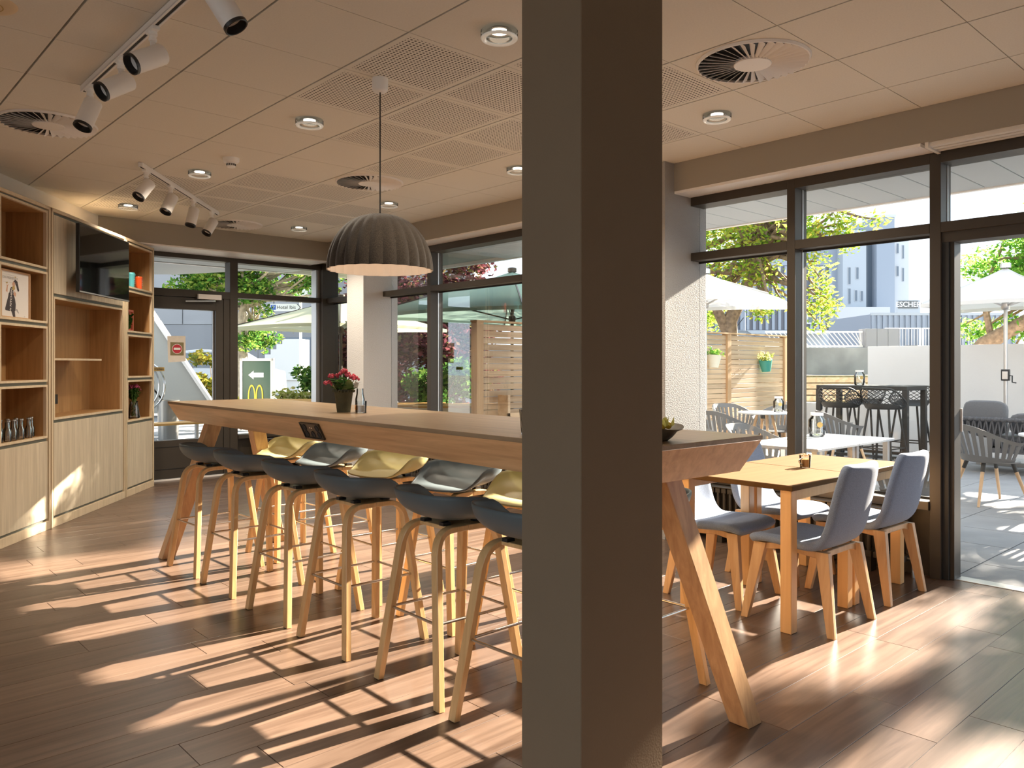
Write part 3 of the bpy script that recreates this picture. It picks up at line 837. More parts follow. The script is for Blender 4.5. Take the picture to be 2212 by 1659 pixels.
lo_ = bpy.data.objects.new('pendant_bulb', ld); COL.objects.link(lo_); lo_.parent = t; lo_.location = (0, 0, 0.13)
# ================================================================== long bar table
BT = (2.376, 3.758); TH = math.radians(-1.6); TZ = 1.12
t = thing('bar_table', 'long oak bar table with sloping apron and splayed legs', 'table', (BT[0], BT[1], 0), TH)
hx, hy = 0.38, 2.20
mk('table_top', MB().box(-hx, hx, -hy, hy, TZ - 0.018, TZ), 'oak_table', t, bevel=0.0015, world=False)
i_ = 0.06; zb = 0.985
ap = MB().hexa([(-hx + i_, -hy + i_, zb), (hx - i_, -hy + i_, zb), (hx - i_, hy - i_, zb), (-hx + i_, hy - i_, zb)],
               [(-hx + .003, -hy + .003, TZ - 0.018), (hx - .003, -hy + .003, TZ - 0.018), (hx - .003, hy - .003, TZ - 0.018), (-hx + .003, hy - .003, TZ - 0.018)])
mk('apron', ap, 'oak_bounce_lit', t, world=False)
for sx in (-1, 1):
    for sy in (-1, 1):
        f = Vector((sx * 0.42, sy * 2.10, 0)); k = Vector((sx * 0.15, sy * 1.90, zb))
        mk('leg', MB().hexa([f + Vector((a * .045, b_ * .045, 0)) for a, b_ in ((-1, -1), (1, -1), (1, 1), (-1, 1))],
                            [k + Vector((a * .05, b_ * .05, 0)) for a, b_ in ((-1, -1), (1, -1), (1, 1), (-1, 1))]), 'oak_leg', t, bevel=0.003, world=False)
# socket strip in the sloping near face of the apron
n0 = Vector((-(zb - TZ + 0.018), 0, -i_)).normalized()  # outward normal of the near face (local -x, down)
n0 = Vector((-(TZ - 0.018 - zb), 0, -(i_ - .003))).normalized()
upv = Vector((-(i_ - .003), 0, TZ - 0.018 - zb)).normalized()
cpos = Vector((-hx + i_ * 0.5, -0.02, (zb + TZ - 0.018) / 2 - 0.002))
MS = Matrix.Translation(cpos) @ Matrix(((0, upv.x, n0.x, 0), (-1, upv.y, n0.y, 0), (0, upv.z, n0.z, 0), (0, 0, 0, 1)))
sp = mk('socket_panel', MB().prism(rrect(0.215, 0.092, 0.004, 2), -0.004, 0.003, MS), 'socket_bronze', t, world=False)
mk('socket_frame', MB().box(-.1075, .1075, .040, .046, .003, .008, MS).box(-.1075, .1075, -.046, -.040, .003, .008, MS).box(-.1075, -.101, -.046, .046, .003, .008, MS).box(.101, .1075, -.046, .046, .003, .008, MS), 'bronze_dark', sp, world=False)
for (ax, ay) in ((-.068, .018), (-.068, -.020), (0.0, -.020), (.068, .018), (.068, -.020)):
    mk('socket', MB().lathe([(0.001, 0.0036), (0.0165, 0.0036), (0.0185, 0.006), (0.0185, 0.003)], 20, M=MS @ Matrix.Translation((ax, ay, 0)), caps=False), 'seal_black', sp, True, world=False)
mk('usb_port', MB().box(-.014, -.002, .015, .021, .003, .0045, MS).box(.004, .016, .015, .021, .003, .0045, MS), 'steel', sp, world=False)

# ================================================================== bar stools
def stool_shell():
    """Bucket seat: open lip in front (+x), raised rim round the back."""
    NA, NR = 48, 16
    rows = []
    zc = 0.722
    for i in range(NR + 1):
        ta = PI / 2 * i / NR; n_e = 2.25
        rho = max(0.0, math.sin(ta)) ** (2 / n_e); zeta = 1 - max(0.0, math.cos(ta)) ** (2 / n_e)
        row = []
        for k in range(NA + 1):
            ph = 2 * PI * k / NA
            c, s = math.cos(ph), math.sin(ph)
            e = 2.6
            rr = (abs(c / (0.215 if c > 0 else 0.205)) ** e + abs(s / 0.245) ** e) ** (-1 / e)
            if c > 0: rr *= 1.0 + 0.03 * c
            back = smooth01((0.60 - c) / 0.62)
            zr = 0.740 - 0.012 * max(0, c) + (0.828 - 0.740) * back + 0.018 * smooth01((0.35 - c) / 0.95)
            z = zc + (zr - zc) * zeta
            row.append((rr * c * rho, rr * s * rho, z))
        rows.append(row)
    return MB().grid(rows)
def make_stool(label, shellmat, group):
    t = thing('bar_stool', label, 'bar stool', (0, 0, 0), 0, group)
    sh = stool_shell()
    me = _mesh(sh, 'seat_shell', shellmat, True, 0)
    bm = bmesh.new(); bm.from_mesh(me); bmesh.ops.remove_doubles(bm, verts=bm.verts, dist=1e-4); bmesh.ops.recalc_face_normals(bm, faces=bm.faces)
    zs = sum(f.normal.z for f in bm.faces)
    if zs < 0: bmesh.ops.reverse_faces(bm, faces=bm.faces)
    bm.to_mesh(me); bm.free(); me.shade_smooth(); me.set_sharp_from_angle(angle=math.radians(60))
    o = bpy.data.objects.new('seat_shell', me); COL.objects.link(o); o.parent = t; ORG[o.name] = ORG[t.name]
    mod_solid(o, 0.009)
    for sx in (-1, 1):
        for sy in (-1, 1):
            # each leg is half of a bent side frame: up, round the bend, then along under the seat
            f = Vector((sx * 0.225, sy * 0.225, 0)); k = Vector((sx * 0.160, sy * 0.118, 0.690)); c = Vector((0.0, sy * 0.112, 0.690))
            a0 = f.lerp(k, 0.865); c0 = k.lerp(c, 0.52)
            pts = [f, f.lerp(k, 0.5), a0]
            for q in range(1, 8):
                u = q / 8
                pts.append(a0 * (1 - u) ** 2 + k * 2 * u * (1 - u) + c0 * u * u)
            pts += [c0, c]
            mk('leg', MB().sweep(pts, 0.042, [0.029] * 3 + [0.024] * (len(pts) - 3), (0, 1, 0)), 'oak_stool', t, True, bevel=0.0025, world=False)
    mk('seat_bracket', MB().box(-0.095, 0.105, -0.095, 0.095, 0.684, 0.7005), 'oak_stool', t, bevel=0.002, world=False)
    sm = _mesh(MB().box(-0.02, 0.02, -0.015, 0.015, 0, 0.014), 'spacer', 'black_plastic', False, 0)
    for xx, yy in ((-.08, .07), (-.08, -.07), (.09, .07), (.09, -.07)): child(t, 'spacer', sm, (xx, yy, 0.7005))
    zf = 0.325
    q = zf / 0.690
    ex = 0.225 + (0.160 - 0.225) * q; ey = 0.225 + (0.118 - 0.225) * q - 0.004
    c4 = [(-ex, -ey), (ex, -ey), (ex, ey), (-ex, ey)]
    for k in range(4):
        a, b_ = c4[k], c4[(k + 1) % 4]
        mk('foot_rail', MB().tube([(a[0], a[1], zf), (b_[0], b_[1], zf)], 0.0062, 10), 'steel', t, True, world=False)
    return t
ORD = ['leftmost', 'second from the left', 'third from the left', 'fourth from the left', 'fifth from the left', 'cut by the column']
near_y = [5.40, 4.80, 4.10, 3.48, 2.745, 2.20]
s_near = None
for k, y in enumerate(near_y):
    lb = 'dark blue bar stool in the near row of the long table, ' + ORD[k]
    x = 2.165 + 0.012 * (y - 4); rz = [0.03, 0.0, 0.02, 0.0, -0.02, 0.02][k]
    if s_near is None:
        s_near = make_stool(lb, 'shell_blue', 'near row of bar stools'); s_near.location = (x, y, 0); s_near.rotation_euler = (0, 0, rz)
    else: dup(s_near, (x, y, 0), rz, lb)
far_y = [5.42, 4.80, 4.10, 3.42, 2.80, 2.19]
FN = ['mustard yellow bar stool across the long table, nearest the far table end', 'dark blue bar stool across the table, between the first two mustard stools',
      'mustard yellow bar stool across the table, in the middle of its row', 'dark blue bar stool across the table, left of the mustard stool by the column',
      'mustard yellow bar stool across the table, cut by the column edge', 'dark blue bar stool seen right of the column, behind the splayed table leg']
s_my = s_bl = None
for k, y in enumerate(far_y):
    x = 2.735 + 0.012 * (y - 4); rz = PI + [0.02, -0.03, 0.0, 0.02, -0.02, 0.0][k]
    if k % 2 == 0:
        if s_my is None:
            s_my = make_stool(FN[k], 'shell_mustard', 'far row of bar stools'); s_my.location = (x, y, 0); s_my.rotation_euler = (0, 0, rz)
        else: dup(s_my, (x, y, 0), rz, FN[k])
    else:
        dup(s_near, (x, y, 0), rz, FN[k], 'far row of bar stools')

# ================================================================== dining tables by the window
def dining_table(label, x0, x1):
    y0, y1, z = 2.01, 2.72, 0.765
    t = thing('dining_table', label, 'table', ((x0 + x1) / 2, (y0 + y1) / 2, 0), 0, 'pair of square beech dining tables')
    mk('table_top', MB().box(x0 + .001, x1 - .001, y0, y1, z - 0.028, z), 'beech', t, bevel=0.003)
    for ya in (y0 + .03, y1 - .05): mk('apron', MB().box(x0 + .03, x1 - .03, ya, ya + .02, z - 0.085, z - 0.028), 'beech_shade_lifted', t)
    for xa in (x0 + .012, x1 - .012 - .062):
        for ya in (y0 + .012, y1 - .012 - .062):
            mk('leg', MB().box(xa, xa + .062, ya, ya + .062, 0, z - 0.028), 'beech_shade_lifted', t, bevel=0.003)
dining_table('beech dining table nearer the bar table, with the glass cup', 3.785, 4.515)
dining_table('beech dining table standing close to the window', 4.519, 5.25)
# ---- upholstered chairs (local: seat faces +y)
def make_chair(label):
    t = thing('dining_chair', label, 'chair', (0, 0, 0), 0, 'grey upholstered dining chairs')
    prof = [(0.245, 0.428, 0.20), (0.225, 0.452, 0.222), (0.15, 0.470, 0.232), (0.02, 0.462, 0.236), (-0.10, 0.452, 0.235), (-0.165, 0.462, 0.232), (-0.205, 0.505, 0.226), (-0.228, 0.60, 0.220), (-0.250, 0.70, 0.214), (-0.272, 0.79, 0.205), (-0.286, 0.848, 0.192), (-0.290, 0.876, 0.160)]
    rows = []
    for (y, z, hw) in prof:
        row = []
        for k in range(9):
            u = -1 + 2 * k / 8
            bend = 0.012 * u * u
            if z < 0.48 and y > -0.12: row.append((u * hw, y, z + bend * 0.8))
            else: row.append((u * hw, y + bend * 1.6, z))
        rows.append(row)
    me = _mesh(MB().grid(rows), 'seat_shell', 'chair_fabric', True, 0)
    bm = bmesh.new(); bm.from_mesh(me)
    if sum(f.normal.z for f in bm.faces) < 0: bmesh.ops.reverse_faces(bm, faces=bm.faces)
    bm.to_mesh(me); bm.free(); me.shade_smooth()
    o = bpy.data.objects.new('seat_shell', me); COL.objects.link(o); o.parent = t; ORG[o.name] = ORG[t.name]
    mod_solid(o, 0.050); mod_sub(o, 2)
    for sx in (-1, 1):
        for fy, fb, ty in ((1, 0.235, 0.165), (-1, -0.255, -0.185)):
            f = Vector((sx * 0.235, fb, 0)); k = Vector((sx * 0.185, ty, 0.418))
            mk('leg', MB().hexa([f + Vector((a * .015, b_ * .020, 0)) for a, b_ in ((-1, -1), (1, -1), (1, 1), (-1, 1))],
                                [k + Vector((a * .019, b_ * .036, 0)) for a, b_ in ((-1, -1), (1, -1), (1, 1), (-1, 1))]), 'oak_chair', t, bevel=0.005, world=False)
    for y0_ in (0.165, -0.185):
        mk('cross_rail', MB().sweep([(-0.185, y0_, 0.395), (-0.10, y0_, 0.405), (0.10, y0_, 0.405), (0.185, y0_, 0.395)], 0.026, [0.045, 0.03, 0.03, 0.045], (0, 1, 0)), 'oak_chair', t, bevel=0.003, world=False)
    for sx in (-1, 1):
        mk('side_rail', MB().sweep([(sx * 0.185, 0.165, 0.395), (sx * 0.175, 0.06, 0.410), (sx * 0.175, -0.08, 0.402), (sx * 0.185, -0.185, 0.395)], 0.022, 0.034, (1, 0, 0)), 'oak_chair', t, bevel=0.003, world=False)
    return t
c0 = make_chair('grey upholstered chair in front, its back toward the camera')
c0.location = (4.130, 2.110, 0)
dup(c0, (4.905, 2.135, 0), -0.03, 'grey upholstered chair with its back to the door post')
dup(c0, (4.190, 2.665, 0), PI + 0.04, 'grey upholstered chair behind the table, seen under the bar table corner')
dup(c0, (4.885, 2.670, 0), PI - 0.03, 'grey upholstered chair behind the table, beside the window radiator')

# ================================================================== radiators
def radiator(label, axis, a0, a1, off, z0=0.10, z1=0.44):
    loc = (off, (a0 + a1) / 2, 0) if axis == 'y' else ((a0 + a1) / 2, off, 0)
    t = thing('radiator', label, 'radiator', loc, 0 if axis == 'y' else -PI / 2, 'low bronze column radiators')
    L_ = a1 - a0
    n = int(L_ / 0.052)
    sec = _mesh(MB().tube([(-0.045, 0, z0 + .03), (-0.045, 0, z1 - .03)], 0.013, 8).tube([(0.045, 0, z0 + .03), (0.045, 0, z1 - .03)], 0.013, 8).box(-0.058, 0.058, -0.020, 0.020, z1 - .05, z1 - 0.012).box(-0.058, 0.058, -0.020, 0.020, z0, z0 + .04), 'section', 'bronze_frame', True, 0.004)
    for k in range(n): child(t, 'section', sec, (0, -L_ / 2 + (k + .5) * L_ / n, 0))
    mk('feed_pipe', MB().tube([(0.0, -L_ / 2 - 0.03, 0), (0.0, -L_ / 2 - 0.03, z0 + 0.02), (0, -L_ / 2 + 0.02, z0 + 0.02)], 0.010, 8), 'chrome_dark', t, True, world=False)
    for q in (-1, 1): mk('foot', MB().box(-0.04, 0.04, q * L_ * 0.35 - .02, q * L_ * 0.35 + .02, 0, z0 + .01), 'bronze_frame', t, world=False)
    mk('top_grille', MB().box(-0.062, 0.062, -L_ / 2, L_ / 2, z1 - 0.010, z1 - 0.004), 'bronze_frame', t, world=False)
    return t
radiator('bronze column radiator behind the dining table', 'y', 2.06, 3.70, 5.405)
radiator('bronze column radiator under the window behind the far bar stools', 'y', 5.9, 8.1, 5.405)
radiator('dark radiator under the rear window, left of the far pillar', 'x', 4.45, 5.25, 9.71)

# ================================================================== things on the tables
# plant in a wrapped pot
px0, py0 = 2.30, 3.90
t = thing('potted_plant', 'pink flowering plant in a dark brown pot on the long table', 'plant', (px0, py0, TZ))
mk('pot', MB().lathe([(0.001, TZ), (0.037, TZ), (0.052, TZ + 0.115), (0.056, TZ + 0.120), (0.056, TZ + 0.128), (0.050, TZ + 0.128), (0.046, TZ + 0.110), (0.001, TZ + 0.108)], 28, (px0, py0, 0), caps=False), 'pot_green', t, True)
b_ = MB()
for k in range(22):
    a = 2 * PI * k / 22
    b_.sphere((px0 + .0565 * math.cos(a), py0 + .0565 * math.sin(a), TZ + 0.119), 0.0085, 6, 4)
mk('pot_trim', b_, 'pot_green', t, True)
wr = MB(); rows = []
for i in range(7):
    row = []
    for k in range(41):
        a = 2 * PI * k / 40; h = i / 6
        rr = 0.045 + 0.035 * h ** 1.4 * (0.65 + 0.35 * math.cos(4 * a))
        row.append((px0 + rr * math.cos(a), py0 + rr * math.sin(a), TZ + 0.105 + h * (0.045 + 0.035 * math.cos(4 * a + 0.6))))
    rows.append(row)
mk('wrap', wr.grid(rows), 'pot_wrap', t, True)
rg = random.Random(5)
lv = MB(); st = MB(); fl = MB()
for k in range(46):
    a = rg.random() * 2 * PI; rr = 0.02 + 0.055 * rg.random(); z = TZ + 0.13 + 0.06 * rg.random()
    c = Vector((px0 + rr * math.cos(a), py0 + rr * math.sin(a), z)); d = Vector((math.cos(a), math.sin(a), 0.3 * rg.random()))
    s2 = Vector((-math.sin(a), math.cos(a), 0)) * 0.017
    lv.add([c - d * .03, c + s2, c + d * .035, c - s2], [(0, 1, 2), (0, 2, 3)])
for (dx, dy, h) in ((0.0, 0.0, 0.235), (-0.045, 0.035, 0.205), (0.05, -0.04, 0.195), (-0.06, 0.06, 0.165), (0.01, 0.02, 0.22), (0.03, -0.015, 0.21)):
    c = Vector((px0 + dx, py0 + dy, TZ + h))
    st.tube([(px0 + dx * .3, py0 + dy * .3, TZ + .11), c], 0.0025, 6)
    for q in range(14):
        a = rg.random() * 2 * PI; rr = 0.030 * math.sqrt(rg.random())
        fl.sphere(c + Vector((rr * math.cos(a), rr * math.sin(a), -0.012 * (rr / 0.03) + 0.012 * rg.random())), 0.0085, 6, 4)
mk('leaves', lv, 'leaf_pot', t); mk('stems', st, 'stem_green', t, True); mk('blossoms', fl, 'petal_pink', t, True)
mk('price_tag', MB().box(-0.012, 0.012, -0.0005, 0.0005, 0, 0.034, Matrix.Translation((px0 + .045, py0 - .05, TZ + .135)) @ Matrix.Rotation(-0.75, 4, 'Z') @ Matrix.Rotation(0.25, 4, 'Y')), 'paper', t)
# small candle glass and slim glass bottle beside it
gx, gy = 2.335, 3.775
t = thing('candle_glass', 'small glass jar with an amber slice, right of the flower pot', 'jar', (gx, gy, TZ))
mk('glass', MB().lathe([(0.001, TZ + .001), (0.029, TZ + .001), (0.031, TZ + .066), (0.0285, TZ + .066), (0.0268, TZ + .006), (0.001, TZ + .006)], 24, (gx, gy, 0), caps=False), 'clear_glass', t, True)
mk('filling', MB().lathe([(0.001, TZ + .0065), (0.026, TZ + .0065), (0.027, TZ + .042), (0.001, TZ + .042)], 20, (gx, gy, 0), caps=False), 'white_plastic', t, True)
mk('amber_slice', MB().lathe([(0.001, -.002), (0.016, -.002), (0.016, .002), (0.001, .002)], 18, M=Matrix.Translation((gx - .026, gy + .008, TZ + .030)) @ Matrix.Rotation(PI / 2, 4, 'X') @ Matrix.Rotation(0.7, 4, 'Y'), caps=False), 'amber_tea', t, True)
gx2, gy2 = 2.405, 3.90
t = thing('bud_vase', 'slim clear glass vase behind the candle glass', 'vase', (gx2, gy2, TZ))
mk('glass', MB().lathe([(0.001, TZ + .001), (0.027, TZ + .001), (0.027, TZ + .07), (0.020, TZ + .10), (0.019, TZ + .13), (0.017, TZ + .13), (0.018, TZ + .10), (0.0245, TZ + .07), (0.0245, TZ + .005), (0.001, TZ + .005)], 20, (gx2, gy2, 0), caps=False), 'clear_glass', t, True)
mk('water', MB().lathe([(0.001, TZ + .006), (0.0235, TZ + .006), (0.0235, TZ + .055), (0.001, TZ + .055)], 18, (gx2, gy2, 0), caps=False), 'clear_glass', t, True)
# tumbler half hidden by the column
gx3, gy3 = 2.055, 2.150
t = thing('tumbler', 'ribbed drinking glass peeking out left of the column', 'glass', (gx3, gy3, TZ))
mk('glass', MB().lathe([(0.001, TZ + .001), (0.026, TZ + .001), (0.030, TZ + .04), (0.035, TZ + .098), (0.0325, TZ + .098), (0.0275, TZ + .04), (0.023, TZ + .008), (0.001, TZ + .008)], 12, (gx3, gy3, 0), caps=False), 'clear_glass', t)
mk('rim', MB().lathe([(0.0326, TZ + .096), (0.0352, TZ + .096), (0.0352, TZ + .0995), (0.0326, TZ + .0995)], 24, (gx3, gy3, 0), caps=False), 'steel', t, True)
# bowl with physalis
bx, by = 2.225, 1.690
t = thing('fruit_bowl', 'brown bowl on the bar table corner right of the column', 'bowl', (bx, by, TZ))
rows = []
for i, (rr, z) in enumerate([(0.001, .001), (0.045, .001), (0.06, .012), (0.080, .034), (0.100, .047), (0.102, .050), (0.096, .048), (0.076, .038), (0.055, .018), (0.001, .010)]):
    row = []
    for k in range(33):
        a = 2 * PI * k / 32
        row.append((bx + rr * (1 + .04 * math.cos(3 * a)) * math.cos(a), by + rr * (1 + .04 * math.cos(3 * a)) * math.sin(a), TZ + z + (0.006 * math.cos(2 * a) if rr > .09 else 0)))
    rows.append(row)
mk('bowl', MB().grid(rows), 'bowl_brown', t, True)
for k, (dx, dy, z, s) in enumerate(((0.0, 0.01, .055, 1.0), (.035, -.03, .052, .9), (-.04, .02, .05, .95), (.01, .05, .05, .9), (-.015, -.04, .052, 1.0), (0.03, 0.035, 0.05, 0.85))):
    c = Vector((bx + dx, by + dy, TZ + z))
    f = thing('physalis', 'yellow physalis fruit with papery husk lying in the brown bowl', 'fruit', tuple(c), 0, 'physalis in the bowl')
    mk('berry', MB().sphere(c, 0.014 * s, 10, 7), 'fruit_yellow', f, True)
    h = MB(); rh = random.Random(k)
    for q in range(5):
        a = 2 * PI * q / 5 + k; d = Vector((math.cos(a), math.sin(a), 0)); e = Vector((-math.sin(a), math.cos(a), 0))
        h.add([c + Vector((0, 0, -.012)), c + d * .02 * s + e * .011 + Vector((0, 0, .004)), c + d * (.022 + .012 * rh.random()) * s + Vector((0, 0, .034 * s)), c + d * .02 * s - e * .011 + Vector((0, 0, .004))], [(0, 1, 2), (0, 2, 3)])
    mk('husk', h, 'husk', f)
# tea glass on the dining table
cx0, cy0, cz0 = 4.545, 2.33, 0.765
t = thing('tea_glass', 'small glass cup with a metal rim and amber filling on the dining table', 'cup', (cx0, cy0, cz0))
mk('glass', MB().lathe([(0.001, .001), (0.030, .001), (0.035, .075), (0.0335, .075), (0.0285, .004), (0.001, .004)], 24, (cx0, cy0, cz0), caps=False), 'clear_glass', t, True)
mk('filling', MB().lathe([(0.001, .005), (0.028, .005), (0.0315, .050), (0.001, .050)], 20, (cx0, cy0, cz0), caps=False), 'amber_tea', t, True)
hd = [(cx0 - .030 - .026 * math.sin(PI * k / 8), cy0 + .012 * math.sin(PI * k / 8), cz0 + .062 - .045 * k / 8) for k in range(9)]
mk('handle', MB().tube(hd, 0.0028, 8), 'steel', t, True)
b_ = MB(); rg = random.Random(8)
for k in range(26):
    a = rg.random() * 2 * PI; rr = 0.033 * math.sqrt(rg.random())
    b_.box(-.005, .005, -.002, .002, -.002, .002, Matrix.Translation((cx0 + rr * math.cos(a), cy0 + rr * math.sin(a), cz0 + .070 + .012 * rg.random())) @ Matrix.Rotation(a * 3, 4, 'Z') @ Matrix.Rotation(a, 4, 'X'))
mk('dried_herbs', b_, 'candle_fill', t)
# ================================================================== shelving wall (local x along the front, y towards its back)
SH0 = (1.185, 6.979, 0.0); SHR = math.atan2(0.7900, 0.6131); DEP = 0.36; SHH = 2.725
MSH = Matrix.Translation(SH0) @ Matrix.Rotation(SHR, 4, 'Z')
def sh_thing(name, label, cat, s, y, z, group=None):
    p = MSH @ Vector((s, y, z))
    return thing(name, label, cat, tuple(p), SHR, group)
def carcass(t, s0, s1):
    o = -((s0 + s1) / 2)
    c = MB()
    c.box(s0 + o, s0 + o + .028, 0, DEP, 0, SHH).box(s1 + o - .028, s1 + o, 0, DEP, 0, SHH)
    c.box(s0 + o, s1 + o, 0, DEP, SHH - .028, SHH).box(s0 + o + .028, s1 + o - .028, 0.0, DEP, 0, .072)
    mk('carcass', c, 'oak_edge', t, bevel=0.0015, world=False)
    mk('back_panel', MB().box(s0 + o + .028, s1 + o - .028, DEP - .012, DEP, .07, SHH - .028), 'gap_grey', t, world=False)
def compartment(t, x0, x1, z0, z1):
    """open box: pale front edge, brown lining"""
    e = 0.018
    f = MB()
    f.box(x0, x0 + e, .004, .03, z0, z1).box(x1 - e, x1, .004, .03, z0, z1).box(x0 + e, x1 - e, .004, .03, z1 - e, z1).box(x0 + e, x1 - e, .004, .03, z0, z0 + e)
    c = mk('compartment', f, 'oak_edge', t, world=False)
    g = MB(); d = DEP - .02
    g.box(x0, x0 + e, .03, d, z0, z1).box(x1 - e, x1, .03, d, z0, z1).box(x0 + e, x1 - e, .03, d, z1 - e, z1).box(x0 + e, x1 - e, .03, d, z0, z0 + e).box(x0 + e, x1 - e, d - .01, d, z0 + e, z1 - e)
    mk('lining', g, 'oak_inner', c, world=False)
def gap(t, x0, x1, z0, z1):
    mk('shadow_gap', MB().box(x0, x1, .022, .034, z0, z1), 'gap_grey', t, world=False)
def module(label, s0, s1):
    t = sh_thing('shelf_unit', label, 'shelf', (s0 + s1) / 2, 0, 0, 'tall oak shelf units along the left wall')
    carcass(t, s0, s1)
    return t
# left unit
w1 = (0.765 + 0.035) / 2
t = module('tall oak shelf unit cut by the left edge, holding the poster', -0.035, 0.765)
a, b_ = -w1 + .042, w1 - .045
for z0, z1 in ((2.19, 2.682), (1.735, 2.165), (1.245, 1.710), (0.772, 1.220)): compartment(t, a, b_, z0, z1)
for z0, z1 in ((2.165, 2.19), (1.710, 1.735), (1.220, 1.245), (0.745, 0.772)): gap(t, a, b_, z0, z1)
mk('door', MB().box(a, b_, 0.004, 0.024, .095, .745), 'oak_pale', t, bevel=0.001, world=False)
gap(t, a, b_, .072, .095); gap(t, b_, w1 - .028, .072, SHH - .028); gap(t, a, b_, 2.682, 2.697)
# middle unit with the screen
s0, s1 = 0.784, 2.335; w2 = (s1 - s0) / 2
t = module('wide middle oak shelf unit carrying the screen', s0, s1)
a, b_ = -w2 + .045, w2 - .055
mk('upper_panel', MB().box(a, b_, 0.004, 0.024, 2.00, 2.672), 'oak_pale', t, bevel=0.001, world=False)
gap(t, a, b_, 2.672, 2.697); gap(t, a, b_, 1.972, 2.0); gap(t, b_, w2 - .028, .072, SHH - .028); gap(t, -w2 + .028, a, .072, SHH - .028)
compartment(t, a, b_, 0.915, 1.972)
mk('half_shelf', MB().box(a + .018, a + 1.0, 0.03, DEP - .03, 1.428, 1.446), 'oak_edge', t, world=False)
mk('wall_socket', MB().box(a + .66, a + .75, DEP - .036, DEP - .029, 1.02, 1.11), 'black_plastic', t, world=False)
gap(t, a, b_, .888, .915)
xm = a + (b_ - a) * 0.5
mk('door', MB().box(a, xm - .0012, 0.004, 0.024, .095, .888), 'oak_pale', t, bevel=0.001, world=False)
mk('door', MB().box(xm + .0012, b_, 0.004, 0.024, .095, .888), 'oak_pale', t, bevel=0.001, world=False)
gap(t, a, b_, .072, .095)
# right unit
s0, s1 = 2.355, 3.144; w3 = (s1 - s0) / 2
t = module('narrow right oak shelf unit beside the rear door, holding the flowers', s0, s1)
a, b_ = -w3 + .045, w3 - .042
for z0, z1 in ((2.205, 2.682), (1.735, 2.180), (1.250, 1.710), (0.785, 1.225)): compartment(t, a, b_, z0, z1)
for z0, z1 in ((2.18, 2.205), (1.710, 1.735), (1.225, 1.250), (0.755, 0.785), (.072, .095), (2.682, 2.697)): gap(t, a, b_, z0, z1)
gap(t, -w3 + .028, a, .072, SHH - .028)
mk('door', MB().box(a, b_, 0.004, 0.024, .095, .755), 'oak_pale', t, bevel=0.001, world=False)
# ---- screen
t = sh_thing('television', 'flat black screen mounted on the middle shelf unit', 'television', 1.555, -0.12, 2.03)
mk('housing', MB().box(-.545, .545, -.005, .028, 0, .605), 'black_plastic', t, bevel=0.004, world=False)
mk('screen_glass', MB().box(-.537, .537, -.0062, -.005, .012, .597), 'screen', t, world=False)
mk('mount', MB().box(-.10, .10, .028, .124, .20, .42).box(-.2, .2, .04, .06, .15, .47), 'black_plastic', t, world=False)
mk('bottom_bar', MB().box(-.545, .545, -.0075, -.005, 0, .012), 'alu', t, world=False)
# ---- framed poster leaning in the left unit
t = sh_thing('framed_poster', 'pine framed poster of a woman in a dark apron in the left unit', 'poster', 0.335, 0.055, 1.754)
W_, H_ = 0.43, 0.375
f = MB().box(-W_ / 2, W_ / 2, 0, .022, 0, .012).box(-W_ / 2, W_ / 2, 0, .022, H_ - .012, H_).box(-W_ / 2, -W_ / 2 + .012, 0, .022, 0, H_).box(W_ / 2 - .012, W_ / 2, 0, .022, 0, H_)
mk('frame', f, 'frame_pine', t, bevel=0.001, world=False)
pp = mk('print_sheet', MB().box(-W_ / 2 + .012, W_ / 2 - .012, .012, .014, .012, H_ - .012), 'paper_white', t, world=False)
def flat(name, polys, m, lay, par=pp):
    b = MB()
    for P in polys:
        b.add([(x, .0119 - lay * .0003, z) for x, z in P], [tuple(range(len(P)))])
    mk(name, b, m, par, world=False)
# figure: coordinates in the sheet, x -0.24..0.24, z 0..0.375 (wide view of the sheet is foreshortened in the photo)
def sx_(x): return -0.19 + x * 0.46      # 0..1 across
def sz_(z): return z * H_
def pl(*p): return [(sx_(x), sz_(z)) for x, z in p]
flat('print_skirt', [pl((.22, .52), (.36, .55), (.42, .40), (.44, .30), (.43, .16), (.30, .145), (.12, .15), (.11, .19), (.16, .33), (.20, .44)), pl((.23, .50), (.37, .52), (.36, .60), (.32, .66), (.27, .63))], 'print_black', 1)
flat('print_leg', [pl((.30, .15), (.41, .16), (.43, .02), (.36, .02))], 'print_black', 1)
flat('print_shoe', [pl((.44, .19), (.48, .21), (.55, .11), (.50, .13))], 'print_grey', 1)
flat('print_arms', [pl((.13, .55), (.18, .53), (.19, .66), (.22, .70), (.17, .68), (.15, .72), (.16, .65)), pl((.36, .50), (.44, .46), (.45, .53), (.40, .58)), pl((.32, .72), (.36, .78), (.42, .74), (.41, .68), (.35, .67))], 'print_skin', 2)
flat('print_hair', [pl((.36, .77), (.42, .82), (.49, .79), (.51, .73), (.53, .66), (.55, .60), (.51, .57), (.48, .62), (.46, .68), (.43, .72), (.41, .76))], 'print_black', 3)
flat('print_scarf', [pl((.33, .67), (.40, .69), (.42, .62), (.36, .58), (.33, .62))], 'print_gold', 3)
tm_ = MB()
RX = Matrix(((1, 0, 0, 0), (0, 0, -1, .0105), (0, 1, 0, 0), (0, 0, 0, 1)))
text_mb(tm_, 'DAS FRÜHSTÜCK', 0.028, Matrix.Translation((sx_(.27), 0, sz_(.835))) @ RX)
text_mb(tm_, '—————————————', 0.016, Matrix.Translation((sx_(.27), 0, sz_(.90))) @ RX)
text_mb(tm_, '—————————————', 0.016, Matrix.Translation((sx_(.27), 0, sz_(.745))) @ RX)
mk('print_title', tm_, 'print_grey', pp, world=False)
tm_ = MB()
